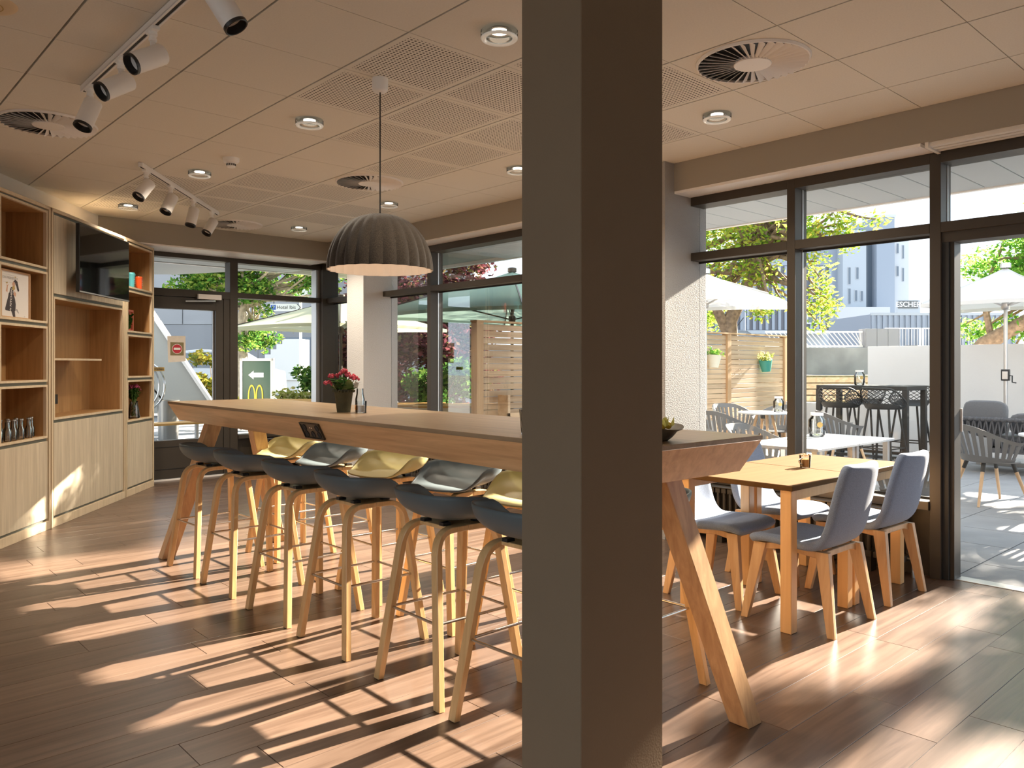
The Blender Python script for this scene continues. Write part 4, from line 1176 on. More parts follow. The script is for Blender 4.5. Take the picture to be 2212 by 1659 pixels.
text_mb(tm_, 'ibis KITCHEN', 0.034, Matrix.Translation((sx_(.285), 0, sz_(.36))) @ RX @ Matrix.Rotation(PI / 2 - .12, 4, 'Z'), bold=True)
mk('print_lettering', tm_, 'paper_white', pp, world=False)
tm_ = MB(); text_mb(tm_, 'ibis', 0.016, Matrix.Translation((sx_(.72), 0, sz_(.06))) @ RX); mk('print_mark', tm_, 'print_grey', pp, world=False)
flat('print_croissant', [pl((.12, .73), (.15, .71), (.19, .72), (.18, .75), (.15, .735)), pl((.40, .87), (.43, .86), (.45, .88), (.42, .89))], 'print_gold', 2)
# ---- small bottles in the left unit
def bottle(label, s, y):
    t = sh_thing('glass_bottle', label, 'bottle', s, y, 0.791, 'small empty glass bottles in the left shelf unit')
    mk('glass', MB().lathe([(0.001, .001), (0.025, .001), (0.027, .006), (0.027, .075), (0.016, .105), (0.0155, .150), (0.018, .152), (0.018, .165), (0.013, .165), (0.013, .105), (0.024, .073), (0.024, .006), (0.001, .005)], 18, caps=False), 'bottle_glass', t, True, world=False)
    mk('neck_ring', MB().lathe([(0.0155, .150), (0.0190, .152), (0.0190, .164), (0.0155, .166)], 18, caps=False), 'steel', t, True, world=False)
    return t
glassy('bottle_glass', (0.955, 0.97, 0.965), 1.5, 2.2)
rows_b = [(0.10, .06), (0.17, .15), (0.20, .05), (0.26, .14), (0.30, .06), (0.38, .15), (0.41, .06), (0.49, .14), (0.53, .06), (0.645, .10)]
wordn = ['first', 'second', 'third', 'fourth', 'fifth', 'sixth', 'seventh', 'eighth', 'ninth', 'last']
b0 = None
for k, (s, y) in enumerate(rows_b):
    lb = 'small clear glass bottle, %s from the left in the bottle row on the shelf' % wordn[k]
    if b0 is None: b0 = bottle(lb, s, y)
    else: dup(b0, tuple(MSH @ Vector((s, y, 0.791))), SHR, lb)
# ---- cups
def cup(label, m, s, y, k=1.0):
    t = sh_thing('travel_cup', label, 'cup', s, y, 2.224)
    mk('cup_body', MB().lathe([(0.001, 0), (0.032 * k, 0), (0.042 * k, .13 * k), (0.001, .13 * k)], 24, caps=False), m, t, True, world=False)
    mk('lid', MB().lathe([(0.044 * k, .125 * k), (0.045 * k, .142 * k), (0.038 * k, .146 * k), (0.036 * k, .155 * k), (0.001, .155 * k)], 24, caps=False), m, t, True, world=False)
    tmb = MB()
    for q in range(4):
        tmb.box(-.018 + .002 * q, .018 - .004 * q, -.0415 * k, -.0385 * k, .05 + .018 * q, .053 + .018 * q)
    mk('cup_print', tmb, 'paper_white', t, world=False)
cup('teal travel cup with lid on the right shelf unit', 'cup_teal', 2.655, .07, 1.06)
cup('orange travel cup with lid on the right shelf unit', 'cup_orange', 2.855, .06, 0.92)
# ---- coral framed plant picture
t = sh_thing('plant_frame', 'coral framed green plant picture in the right shelf unit', 'plant frame', 2.66, .10, 1.754)
mk('frame', MB().box(-.15, .15, 0, .03, 0, .022).box(-.15, .15, 0, .03, .215, .237).box(-.15, -.128, 0, .03, 0, .237).box(.128, .15, 0, .03, 0, .237), 'frame_coral', t, bevel=0.002, world=False)
mk('backing', MB().box(-.128, .128, .02, .026, .022, .215), 'frame_coral', t, world=False)
lv = MB(); rg = random.Random(11)
for k in range(150):
    x = -.11 + .19 * rg.random(); z = .03 + .16 * rg.random(); y = -.03 * rg.random() + .01
    d = Vector((rg.uniform(-1, 1), -.6 * rg.random(), rg.uniform(-.4, 1))).normalized() * .022; e = d.cross(Vector((0, 1, 0.1))).normalized() * .011
    c = Vector((x, y, z)); lv.add([c - d, c + e, c + d, c - e], [(0, 1, 2), (0, 2, 3)])
mk('leaves', lv, 'leaf_pot', t, world=False)
# ---- vase of flowers
t = sh_thing('flower_vase', 'glass vase with mauve chrysanthemums in the right shelf unit', 'vase', 2.775, .085, 0.805)
mk('vase', MB().lathe([(0.001, .001), (0.062, .001), (0.066, .01), (0.050, .11), (0.040, .17), (0.046, .185), (0.043, .185), (0.036, .17), (0.046, .11), (0.062, .012), (0.001, .006)], 24, caps=False), 'bottle_glass', t, True, world=False)
mk('water', MB().lathe([(0.001, .008), (0.060, .008), (0.050, .09), (0.001, .09)], 20, caps=False), 'clear_glass', t, True, world=False)
st = MB(); lv = MB(); fl = MB(); rg = random.Random(2)
for k in range(26):
    a = rg.random() * 2 * PI; rr = .11 * math.sqrt(rg.random()); h = .33 + .05 * rg.random() - .25 * rr
    tip = Vector((rr * math.cos(a), rr * math.sin(a) * .6 - .01, h))
    st.tube([(-.5 * tip.x * .5, -.3 * tip.y, .02), (tip.x * .25, tip.y * .25, .17), tip], 0.0028, 6)
    for q in range(7):
        b = rg.random() * 2 * PI; s_ = .013 * math.sqrt(rg.random())
        fl.sphere(tip + Vector((s_ * math.cos(b), s_ * math.sin(b), .006 * rg.random())), 0.009, 6, 4)
    for q in range(9):
        u = .35 + .6 * rg.random(); c = Vector((tip.x * u, tip.y * u, .15 + (h - .15) * u)) + Vector((rg.uniform(-.02, .02), rg.uniform(-.02, .02), 0))
        d = Vector((rg.uniform(-1, 1), rg.uniform(-1, 1), rg.uniform(-.3, .8))).normalized() * .022; e = d.cross(Vector((.3, .5, .4))).normalized() * .009
        lv.add([c - d, c + e, c + d, c - e], [(0, 1, 2), (0, 2, 3)])
for k in range(40):
    c = Vector((rg.uniform(-.035, .035), rg.uniform(-.03, .03), rg.uniform(.03, .16))); d = Vector((rg.uniform(-1, 1), rg.uniform(-1, 1), 1)).normalized() * .02; e = d.cross(Vector((.3, .5, .4))).normalized() * .006
    lv.add([c - d, c + e, c + d, c - e], [(0, 1, 2), (0, 2, 3)])
mk('stems', st, 'stem_green', t, True, world=False); mk('leaves', lv, 'leaf_pot', t, world=False); mk('blossoms', fl, 'petal_mauve', t, True, world=False)
# ---- notices on the rear door glass
t = thing('door_notice', 'no entry notice in a plastic sleeve stuck on the rear door', 'sign', (3.51, YG - .024, 1.42))
def dq(x0, x1, z0, z1, y, name, m, par): return mk(name, MB().box(x0, x1, y - .0006, y, z0, z1), m, par)
sh = mk('sheet', MB().prism([(3.412, 1.42), (3.622, 1.435), (3.617, 1.745), (3.402, 1.74)], 0, .0008, Matrix(((1, 0, 0, 0), (0, 0, -1, YG - .022), (0, 1, 0, 0), (0, 0, 0, 1)))), 'paper', t)
dq(3.437, 3.597, 1.505, 1.665, YG - .0232, 'dark_square', 'label_olive', sh)
mk('red_disc', MB().lathe([(0.001, .0), (.060, .0)], 32, M=Matrix.Translation((3.517, YG - .0242, 1.585)) @ Matrix.Rotation(PI / 2, 4, 'X'), caps=False), 'sign_red', sh)
mk('disc_ring', MB().lathe([(0.055, .0), (.060, .0)], 32, M=Matrix.Translation((3.517, YG - .0246, 1.585)) @ Matrix.Rotation(PI / 2, 4, 'X'), caps=False), 'paper_white', sh)
dq(3.477, 3.557, 1.573, 1.599, YG - .0248, 'white_bar', 'paper_white', sh)
t = thing('push_label', 'small olive label reading Drücken on the rear door', 'label', (3.30, YG - .024, 1.315))
lb_ = mk('plate', MB().box(3.225, 3.368, YG - .0235, YG - .022, 1.315, 1.362), 'print_gold', t)
tm_ = MB(); text_mb(tm_, 'Drücken', 0.036, Matrix.Translation((3.297, YG - .0242, 1.339)) @ Matrix.Rotation(PI / 2, 4, 'X'), bold=True)
mk('lettering', tm_, 'sign_ink', t)
# ================================================================== terrace: fence, walls
FY = 7.40
t = thing('slat_fence', 'larch slat fence running across the terrace with two hanging pots', 'fence', (9.9, FY, 0))
fp = [6.22, 8.05, 9.88, 11.72, 13.62]
for x in fp: mk('post', MB().box(x - .055, x + .055, FY - .05, FY + .06, 0, 1.92), 'larch_post', t, bevel=0.003)
rs = random.Random(4)
for a, b in zip(fp[:-1], fp[1:]):
    L_ = b - a - .11
    sl = _mesh(MB().box(-L_ / 2, L_ / 2, -.012, .012, -.0365, .0365), 'slat', 'larch', False, 0.002)
    for k in range(23):
        child(t, 'slat', sl, ((a + b) / 2 - 9.9, .0, .06 + k * .0815), (rs.uniform(-.02, .02), rs.uniform(-.0025, .0025), 0))
mk('top_cap', MB().box(6.16, 13.68, FY - .06, FY + .07, 1.915, 1.935), 'larch_post', t)
# hanging pots on the fence
def fence_pot(label, x, z, m, lm, tilt):
    t = thing('hanging_pot', label, 'plant pot', (x, FY - .13, z))
    M = Matrix.Translation((x, FY - .14, z)) @ Matrix.Rotation(tilt, 4, 'Y')
    mk('pot', MB().lathe([(0.001, 0), (0.075, 0), (0.115, .19), (0.120, .20), (0.10, .20), (0.001, .185)], 20, M=M, caps=False), m, t, True)
    mk('hook', MB().tube([(x, FY - .14, z + .19), (x, FY - .10, z + .34), (x, FY - .03, z + .36)], .008, 6), 'white_metal', t, True)
    lv = MB(); rg = random.Random(int(x * 10))
    for k in range(110):
        c = M @ Vector((rg.gauss(0, .075), rg.gauss(0, .07), .20 + abs(rg.gauss(0, .05)))); d = Vector((rg.gauss(0, 1), rg.gauss(0, 1), rg.gauss(.3, 1))).normalized() * .035; e = d.cross(Vector((.4, .2, .9))).normalized() * .016
        lv.add([c - d, c + e, c + d, c - e], [(0, 1, 2), (0, 2, 3)])
    mk('plant', lv, lm, t)
fence_pot('pale flower pot hooked on the fence, left one', 11.1, 1.35, 'pot_pale', 'leaf_green', .1)
fence_pot('teal flower pot with yellow flowers hooked on the fence', 12.75, 1.28, 'pot_teal', 'leaf_flower', -.15)
# planter box on the near fence part
t = thing('fence_planter', 'wooden planter shelf fixed to the near part of the fence', 'planter', (6.75, FY - .16, .70))
mk('box', MB().box(6.50, 7.30, FY - .24, FY - .05, .62, .66).box(6.50, 6.54, FY - .24, FY - .05, .62, 1.02).box(7.26, 7.30, FY - .24, FY - .05, .62, 1.02).box(6.50, 7.30, FY - .24, FY - .22, .66, .80), 'larch', t, bevel=.002)
# white wall closing the terrace
struct(mk('wall_terrace', MB().box(13.30, 13.50, -4.2, 5.72, -0.05, 1.70), 'render_white', bevel=.004))
# bollard lamp on the wall line
t = thing('bollard_lamp', 'bronze bollard lamp with a flat cap behind the white wall', 'lamp', (14.6, 6.15, 0))
mk('post', MB().lathe([(.07, 0), (.07, 1.62)], 20, (14.75, 5.55, 0)), 'chrome_dark', t, True)
mk('cap', MB().lathe([(.14, 1.66), (.14, 1.72), (.12, 1.74), (.001, 1.74)], 24, (14.75, 5.55, 0), caps=False).lathe([(.001, 1.66), (.14, 1.66)], 24, (14.75, 5.55, 0), caps=False), 'bronze_frame', t, True)
mk('diffuser', MB().lathe([(.085, 1.62), (.085, 1.66)], 20, (14.75, 5.55, 0)), 'white_plastic', t, True)
# ================================================================== parasols
def parasol(name, label, x, y, zr, zt, half, m, n=4, rot=0.0, crank=None, polem='alu', ribs=True, logo=False):
    t = thing(name, label, 'parasol', (x, y, 0), rot)
    seg = 10
    b = MB(); rows = []
    ring = []
    cn = [(half * math.cos(2 * PI * (k + .5) / n) / math.cos(PI / n), half * math.sin(2 * PI * (k + .5) / n) / math.cos(PI / n)) for k in range(n)]
    for k in range(n):
        a, c = cn[k], cn[(k + 1) % n]
        rws = []
        for i in range(9):
            f = i / 8
            row = []
            for j in range(seg + 1):
                u = j / seg
                px, py = a[0] + (c[0] - a[0]) * u, a[1] + (c[1] - a[1]) * u
                sag = 0.06 * half * math.sin(PI * u) * f ** 1.5
                row.append((px * f, py * f, zt - (zt - zr) * f ** 0.93 - (-sag * .35 + 0.035 * half * math.sin(PI * f) * math.sin(PI * u))))
            rws.append(row)
        b.grid(rws)
    mk('canopy', b, m, t, True, world=False)
    v = MB()
    for k in range(n):
        a, c = cn[k], cn[(k + 1) % n]
        v.grid([[(a[0] + (c[0] - a[0]) * j / 6, a[1] + (c[1] - a[1]) * j / 6, zr + 0.06 * half * math.sin(PI * j / 6) * .35 - dz) for j in range(7)] for dz in (0.0, 0.05)])
    mk('valance', v, m, t, world=False)
    mk('pole', MB().tube([(0, 0, 0), (0, 0, zt - .03)], .026, 14), polem, t, True, world=False)
    mk('base', MB().box(-.3, .3, -.3, .3, 0, .06), 'concrete', t, bevel=.01, world=False)
    mk('finial', MB().lathe([(.07, zt - .01), (.07, zt + .05), (.05, zt + .06), (.001, zt + .06)], 16, caps=False), polem, t, True, world=False)
    hub = zt - (zt - zr) * 1.05
    mk('hub', MB().lathe([(.04, hub - .05), (.055, hub - .03), (.055, hub + .04), (.03, hub + .06)], 14), polem, t, True, world=False)
    for k in range(n):
        a = cn[k]
        rb = mk('rib', MB().bar((a[0] * .03, a[1] * .03, zt - .05), (a[0] * .99, a[1] * .99, zr + .01), .018, .024), polem, t, world=False)
        mk('strut', MB().bar((a[0] * .02, a[1] * .02, hub), (a[0] * .55, a[1] * .55, zt - (zt - zr) * .55 ** .93 - .03), .014, .02), polem, rb, world=False)
    if crank:
        c = mk('crank_box', MB().box(-.045, .05, -.05, .05, crank - .07, crank + .09), 'black_plastic', t, bevel=.012, world=False)
        mk('crank_cover', MB().box(-.048, -.03, -.035, .035, crank - .05, crank + .06), 'alu', c, bevel=.005, world=False)
        mk('crank_handle', MB().tube([(.0, -.05, crank), (.0, -.08, crank), (.0, -.08, crank - .09), (.0, -.13, crank - .10)], .009, 8), 'black_plastic', c, True, world=False)
    if logo:
        lg = MB(); A_ = []
        arch_logo(lg, Matrix.Translation((0, -half * .86, zr + (zt - zr) * .145 + .02)) @ Matrix.Rotation(math.atan2(zt - zr, half), 4, 'X'), .34)
        mk('logo', lg, 'logo_yellow', t, world=False)
    return t
def arch_logo(b, M, s):
    """two rounded arches side by side, flat in local xy"""
    for o in (-1, 1):
        outer = []; inner = []
        for k in range(17):
            a = PI * k / 16
            outer.append((o * .25 * s + .25 * s * math.cos(a), (.95 * math.sin(a) ** .8) * s))
            inner.append((o * .25 * s + (.25 - .085) * s * math.cos(a), (.84 * math.sin(a) ** .8) * s))
        for k in range(16):
            q = [outer[k], outer[k + 1], inner[k + 1], inner[k]]
            b.hexa([tuple(M @ Vector((x, y, 0))) for x, y in q], [tuple(M @ Vector((x, y, .004))) for x, y in q])
parasol('parasol', 'white square parasol with crank pole by the terrace wall, seen through the door', 12.6, 3.50, 2.24, 2.76, .86, 'parasol_white', 4, .08, 1.24)
parasol('parasol', 'white parasol in front of the larch fence, right of the column', 9.35, 6.25, 2.24, 2.66, 1.02, 'parasol_white', 4, .35, None)
parasol('parasol', 'large green parasol with a yellow arch logo above the near fence', 8.35, 9.10, 2.14, 2.85, 1.70, 'parasol_green', 4, .10, None, 'bronze_frame', logo=True)
parasol('parasol', 'pale green parasol behind the far pillar', 7.05, 12.05, 2.02, 2.55, 1.30, 'parasol_pale', 4, .25, None, 'bronze_frame', logo=True)
# ================================================================== slatted armchairs
def slat_chair_mesh():
    b = MB(); NA = 44
    def rim(a):      # a: angle from the back (0) to the arm front (+-1)
        return .80 - .17 * smooth01((abs(a) - .18) / .8)
    def P(a, h):
        th = a * math.radians(118)
        r0 = .235 + .075 * h
        return Vector((r0 * 1.05 * math.sin(th), -r0 * math.cos(th) * (1.02 + .12 * h), 0))
    def pt(a, h, off=0.0):
        p = P(a, h); z = .43 + (rim(a) - .43) * h
        n = Vector((p.x, p.y, 0)).normalized()
        return p + n * off + Vector((0, 0, z))
    def patch(a0, a1, h0, h1, na=2, nh=2):
        A = [[pt(a0 + (a1 - a0) * i / na, h0 + (h1 - h0) * j / nh, .006) for i in range(na + 1)] for j in range(nh + 1)]
        B = [[pt(a0 + (a1 - a0) * i / na, h0 + (h1 - h0) * j / nh, -.006) for i in range(na + 1)] for j in range(nh + 1)]
        b.grid(A); b.grid([r[::-1] for r in B])
        for e in ((0, 0), (0, -1)):
            pass
        b.grid([A[0], B[0]]); b.grid([A[-1], B[-1]])
        b.grid([[A[j][0] for j in range(nh + 1)], [B[j][0] for j in range(nh + 1)]]); b.grid([[A[j][-1] for j in range(nh + 1)], [B[j][-1] for j in range(nh + 1)]])
    patch(-1, 1, .84, 1.0, NA, 1)
    patch(-1, 1, 0.0, .18, NA, 1)
    n = 19
    for k in range(n):
        c = -1 + 2 * (k + .5) / n; w = 2 / n * .31
        patch(c - w, c + w, .18, .84, 1, 3)
    return b
def seat_disc():
    rows = []
    for i in range(6):
        f = i / 5
        rows.append([(.262 * f * math.sin(2 * PI * k / 32), -.24 * f * math.cos(2 * PI * k / 32) + .02 * f, .425 + .012 * f * f) for k in range(33)])
    return MB().grid(rows)
def make_armchair(label):
    t = thing('terrace_armchair', label, 'chair', (0, 0, 0), 0, 'grey slatted terrace armchairs')
    mk('slatted_back', slat_chair_mesh(), 'terrace_chair', t, True, world=False)
    o = mk('seat', seat_disc(), 'terrace_chair', t, True, world=False); mod_solid(o, .014)
    for sx in (-1, 1):
        for sy in (-1, 1):
            f = Vector((sx * .26, sy * .25, 0)); k = Vector((sx * .15, sy * .14, .42))
            l = mk('leg', MB().tube([f, f.lerp(k, .80)], [.012, .018], 12), 'teak_leg', t, True, world=False)
            mk('leg_socket', MB().tube([f.lerp(k, .79), k], [.019, .020], 12), 'lattice_black', l, True, world=False)
    return t
ac = make_armchair('grey slatted armchair with wooden legs, nearest the open door')
ac.location = (8.92, 2.62, 0); ac.rotation_euler = (0, 0, -2.35)
for x, y, rz, lb in [(8.35, 1.72, -1.2, 'grey slatted armchair cut by the right image edge'),
                     (10.05, 4.62, -2.5, 'grey slatted armchair in front of the tall terrace table'),
                     (9.15, 5.85, -1.75, 'grey slatted armchair left of the round terrace table'),
                     (10.55, 6.52, 2.75, 'grey slatted armchair between round table and fence'),
                     (10.66, 5.92, 1.5, 'grey slatted armchair right of the round terrace table'),
                     (6.25, 4.02, PI, 'left grey slatted armchair behind the white terrace table'),
                     (7.00, 4.02, PI, 'right grey slatted armchair behind the white terrace table'),
                     (6.30, 2.42, .1, 'grey slatted armchair just outside the glass, right of the white table')]:
    dup(ac, (x, y, 0), rz, lb)
def round_table(label, x, y, r=.36, z=.735):
    t = thing('terrace_table', label, 'table', (x, y, 0))
    mk('table_top', MB().lathe([(.001, z - .02), (r, z - .02), (r + .004, z - .012), (r, z), (.001, z)], 40, (x, y, 0), caps=False), 'terrace_top', t, True)
    mk('hub', MB().lathe([(.05, z - .09), (.05, z - .02)], 16, (x, y, 0)), 'lattice_black', t, True)
    for k in range(4):
        a = PI / 4 + k * PI / 2
        mk('leg', MB().tube([(x + .27 * math.cos(a), y + .27 * math.sin(a), 0), (x + .10 * math.cos(a), y + .10 * math.sin(a), z - .03)], [.013, .02], 10), 'teak_leg', t, True)
plain('terrace_top', (0.55, 0.57, 0.60), 0.4)
round_table('small round terrace table near the fence with a jar on it', 10.05, 5.75)
round_table('small round terrace table beside the armchair by the door', 8.75, 1.95)
def jar(label, x, y, z):
    t = thing('glass_jar', label, 'jar', (x, y, z), 0, 'glass storm jars on the terrace tables')
    mk('glass', MB().lathe([(.001, .002), (.065, .002), (.075, .02), (.075, .15), (.05, .18), (.05, .20), (.046, .20), (.046, .18), (.07, .148), (.07, .02), (.001, .008)], 20, (x, y, z), caps=False), 'bottle_glass', t, True)
    mk('rim', MB().lathe([(.047, .19), (.056, .19), (.056, .215), (.047, .215)], 20, (x, y, z), caps=False), 'white_plastic', t, True)
    mk('tag', MB().lathe([(.001, 0), (.026, 0), (.026, .003), (.001, .003)], 12, M=Matrix.Translation((x - .055, y - .055, z + .11)) @ Matrix.Rotation(PI / 4, 4, 'Z') @ Matrix.Rotation(-PI / 2, 4, 'Y'), caps=False), 'print_gold', t)
jar('glass storm jar on the round table by the fence', 10.20, 5.62, .735)
jar('glass storm jar on the tall terrace table', 11.40, 5.02, 1.10)
jar('glass storm jar on the white table outside the window', 6.95, 3.45, .735)
# long white table right outside the window
t = thing('terrace_table', 'white rectangular terrace table right outside the window', 'table', (6.58, 3.25, 0))
mk('table_top', MB().box(5.86, 6.578, 2.90, 3.60, .712, .735), 'table_white', t, bevel=.003)
mk('table_top', MB().box(6.582, 7.30, 2.90, 3.60, .712, .735), 'table_white', t, bevel=.003)
for x in (5.92, 6.54, 6.62, 7.24):
    for y in (2.95, 3.55): mk('leg', MB().box(x - .022, x + .022, y - .022, y + .022, 0, .712), 'alu', t, bevel=.002)
# tall rattan table and lattice bar chairs
t = thing('tall_terrace_table', 'tall black rattan table on the terrace in front of the wall', 'table', (11.45, 4.9, 0))
mk('table_top', MB().box(11.1, 11.8, 4.25, 5.52, 1.04, 1.10), 'rattan_black', t, bevel=.006)
for x in (11.13, 11.77):
    for y in (4.28, 5.49): mk('leg', MB().box(x - .035, x + .035, y - .035, y + .035, 0, 1.04), 'rattan_black', t, bevel=.004)
mk('stretcher', MB().box(11.11, 11.15, 4.28, 5.49, .10, .14).box(11.75, 11.79, 4.28, 5.49, .10, .14), 'rattan_black', t)
def lattice_shell():
    b = MB()
    def rim(a): return 1.08 - .20 * smooth01((abs(a) - .30) / .7)
    def pt(a, h):
        th = a * math.radians(115); r0 = .20 + .065 * h ** .6
        return Vector((r0 * math.sin(th) * 1.08, -r0 * math.cos(th), .80 + (rim(a) - .80) * h))
    def rib(p0, p1, r=.0048, n=6):
        pts = []
        for i in range(n + 1):
            f = i / n; a = p0[0] + (p1[0] - p0[0]) * f; h = p0[1] + (p1[1] - p0[1]) * f
            pts.append(pt(a, h))
        b.tube(pts, r, 5)
    N = 13
    for k in range(-6, N + 1):
        for sgn in (1, -1):
            # diagonal from bottom to top, clipped to -1..1
            a0 = (-1 + 2 * k / N) * sgn; a1 = a0 + .62 * sgn
            f0, f1 = 0.0, 1.0
            if abs(a0) > 1:
                f0 = (abs(a0) - 1) / .62
            if abs(a1) > 1: f1 = 1 - (abs(a1) - 1) / .62
            if f1 - f0 < .08: continue
            h0, h1 = .26 + .74 * f0, .26 + .74 * f1
            rib((max(-1, min(1, a0 + (a1 - a0) * f0)), h0), (max(-1, min(1, a0 + (a1 - a0) * f1)), h1))
    b.tube([pt(-1 + 2 * i / 36, 1.0) for i in range(37)], .011, 7)
    # solid lower bucket
    b.grid([[pt(-1 + 2 * i / 36, .28 * j / 4) for i in range(37)] for j in range(5)])
    rows = []
    for i in range(5):
        f = i / 4
        rows.append([(.215 * f * math.sin(2 * PI * k / 28), -.20 * f * math.cos(2 * PI * k / 28) + .02 * f, .795 + .006 * f) for k in range(29)])
    b.grid(rows)
    return b
t0 = thing('lattice_bar_chair', 'black lattice bar chair, left one on the near side of the tall table', 'bar chair', (10.86, 5.05, 0), -PI / 2 + .1, 'black lattice bar chairs')
mk('lattice_shell', lattice_shell(), 'lattice_black', t0, True, world=False)
for sx in (-1, 1):
    for sy in (-1, 1):
        mk('leg', MB().bar((sx * .23, sy * .23, 0), (sx * .14, sy * .13, .80), .022, .022), 'lattice_black', t0, world=False)
q = [(-.195, -.195), (.195, -.195), (.195, .195), (-.195, .195)]
for k in range(4):
    a, c = q[k], q[(k + 1) % 4]
    mk('foot_rail', MB().tube([(a[0], a[1], .28), (c[0], c[1], .28)], .009, 8), 'lattice_black', t0, True, world=False)
for x, y, rz, lb in [(10.86, 4.46, -PI / 2 - .1, 'black lattice bar chair, right one on the near side of the tall table'), (12.03, 5.22, PI / 2, 'black lattice bar chair, left one behind the tall table'), (12.03, 4.56, PI / 2, 'black lattice bar chair, right one behind the tall table')]:
    dup(t0, (x, y, 0), rz, lb)
# rope lounge sofa with cushions
t = thing('rope_sofa', 'dark grey rope lounge sofa in front of the white wall', 'sofa', (11.75, 2.75, 0))
X0, X1, Y0, Y1 = 11.25, 12.15, 1.75, 3.70
path = [(X1, Y1 - .05, .30), (X1 + .02, Y1, .40), (X1 + .04, Y1 + .03, .62), (X1 - .25, Y1 + .06, .66), (X0 + .05, Y1 + .05, .69), (X0 - .03, Y1 - .05, .70), (X0 - .05, Y0 + .05, .70), (X0 + .05, Y0 - .05, .69), (X1 + .04, Y0 - .03, .62), (X1, Y0 + .05, .30)]
mk('top_rail', MB().tube(path, .028, 10), 'rope_grey', t, True)
mk('seat_frame', MB().box(X0, X1, Y0, Y1, .28, .34), 'rope_grey', t, bevel=.01)
rp = MB()
def railp(f):
    # along the back, then the far arm
    if f < .65: u = f / .65; return Vector((X0 - .045, Y1 - .03 + (Y0 - Y1) * u, .70))
    u = (f - .65) / .35; return Vector((X0 + (X1 - X0) * u, Y1 + .055, .695 - .05 * u))
def basep(f):
    if f < .65: u = f / .65; return Vector((X0, Y1 + (Y0 - Y1) * u, .31))
    u = (f - .65) / .35; return Vector((X0 + (X1 - X0) * u, Y1, .31))
for k in range(44):
    f = k / 44
    g = min(.999, f + .022)
    if (f < .65) != (g < .65): continue
    rp.tube([basep(f), railp(g)], .012, 5); rp.tube([basep(g), railp(f)], .012, 5)
mk('rope_weave', rp, 'rope_grey', t, True)
bd = MB()
for k in range(40):
    c = railp(k / 40); bd.sphere(c, .033, 7, 5)
mk('rope_wrap', bd, 'rope_grey', t, True)
for x in (X0 + .06, X1 - .06):
    for y in (Y0 + .06, Y1 - .06): mk('leg', MB().tube([(x, y, 0), (x, y, .29)], [.018, .026], 10), 'teak_leg', t, True)
def cushion(label, x0, x1, y0, y1, z0, z1, tilt=None):
    M = Matrix.Translation(((x0 + x1) / 2, (y0 + y1) / 2, (z0 + z1) / 2))
    if tilt: M = M @ Matrix.Rotation(tilt[0], 4, tilt[1])
    a, b_, c = (x1 - x0) / 2, (y1 - y0) / 2, (z1 - z0) / 2
    b = MB(); N = 9
    for sgn in (-1, 1):
        for ax in range(3):
            rows = []
            for i in range(N):
                row = []
                for j in range(N):
                    p = [0, 0, 0]; p[ax] = sgn; p[(ax + 1) % 3] = -1 + 2 * i / (N - 1); p[(ax + 2) % 3] = -1 + 2 * j / (N - 1)
                    ln_ = sum(abs(q) ** 5 for q in p) ** .2
                    row.append(tuple(M @ Vector((p[0] / ln_ * a, p[1] / ln_ * b_, p[2] / ln_ * c))))
                rows.append(row)
            b.grid(rows)
    o = mk('cushion', b, 'cushion_grey', None, True)
    tag(o, label, 'cushion')
cushion('flat grey seat cushion on the rope sofa', X0 + .03, X1 - .02, Y0 + .03, Y1 - .04, .342, .50)
cushion('upright grey pillow at the left end of the rope sofa', X0 + .02, X0 + .22, Y1 - .56, Y1 - .06, .50, .93, (.18, 'Y'))
cushion('long grey back cushion along the rope sofa', X0 + .02, X0 + .20, Y0 + .10, Y1 - .60, .50, .80)
# ================================================================== trees and hedges
def leaves_mesh(name, centers, radii, n, size, rng, mat_, M=None, aspect=.5):
    centers = np.array(centers, float); radii = np.array(radii, float)
    w = radii.prod(axis=1) ** (2 / 3.); w /= w.sum()
    k = rng.choice(len(centers), n, p=w)
    d = rng.normal(size=(n, 3)); d /= np.linalg.norm(d, axis=1)[:, None]
    rr = rng.random(n) ** (1 / 2.2)
    c = centers[k] + d * rr[:, None] * radii[k]
    a = rng.normal(size=(n, 3)); a[:, 2] *= .6; a /= np.linalg.norm(a, axis=1)[:, None]
    b = rng.normal(size=(n, 3)); b -= (b * a).sum(1)[:, None] * a; b /= np.linalg.norm(b, axis=1)[:, None]
    nrm = np.cross(a, b)
    s = size * (.7 + .6 * rng.random(n))[:, None]
    v = np.empty((n, 4, 3))
    v[:, 0] = c - a * s; v[:, 1] = c + b * s * aspect + nrm * s * .18; v[:, 2] = c + a * s; v[:, 3] = c - b * s * aspect + nrm * s * .18
    me = bpy.data.meshes.new(name)
    me.vertices.add(n * 4); me.vertices.foreach_set('co', v.reshape(-1).astype(np.float32))
    idx = np.arange(n * 4).reshape(n, 4)
    tri = np.concatenate([idx[:, [0, 1, 2]], idx[:, [0, 2, 3]]], axis=1).reshape(-1)
    me.loops.add(n * 6); me.loops.foreach_set('vertex_index', tri.astype(np.int32))
    me.polygons.add(n * 2); me.polygons.foreach_set('loop_start', np.arange(0, n * 6, 3).astype(np.int32))
    me.update(calc_edges=True); me.validate()
    me.materials.append(MATS[mat_])
    return me
def foliage(parent, name, centers, radii, n, size, seed, mat_, aspect=.5):
    org = ORG[parent.name].translation
    me = leaves_mesh(name, [tuple(Vector(c) - org) for c in centers], radii, n, size, np.random.default_rng(seed), mat_, aspect=aspect)
    return child(parent, name, me)
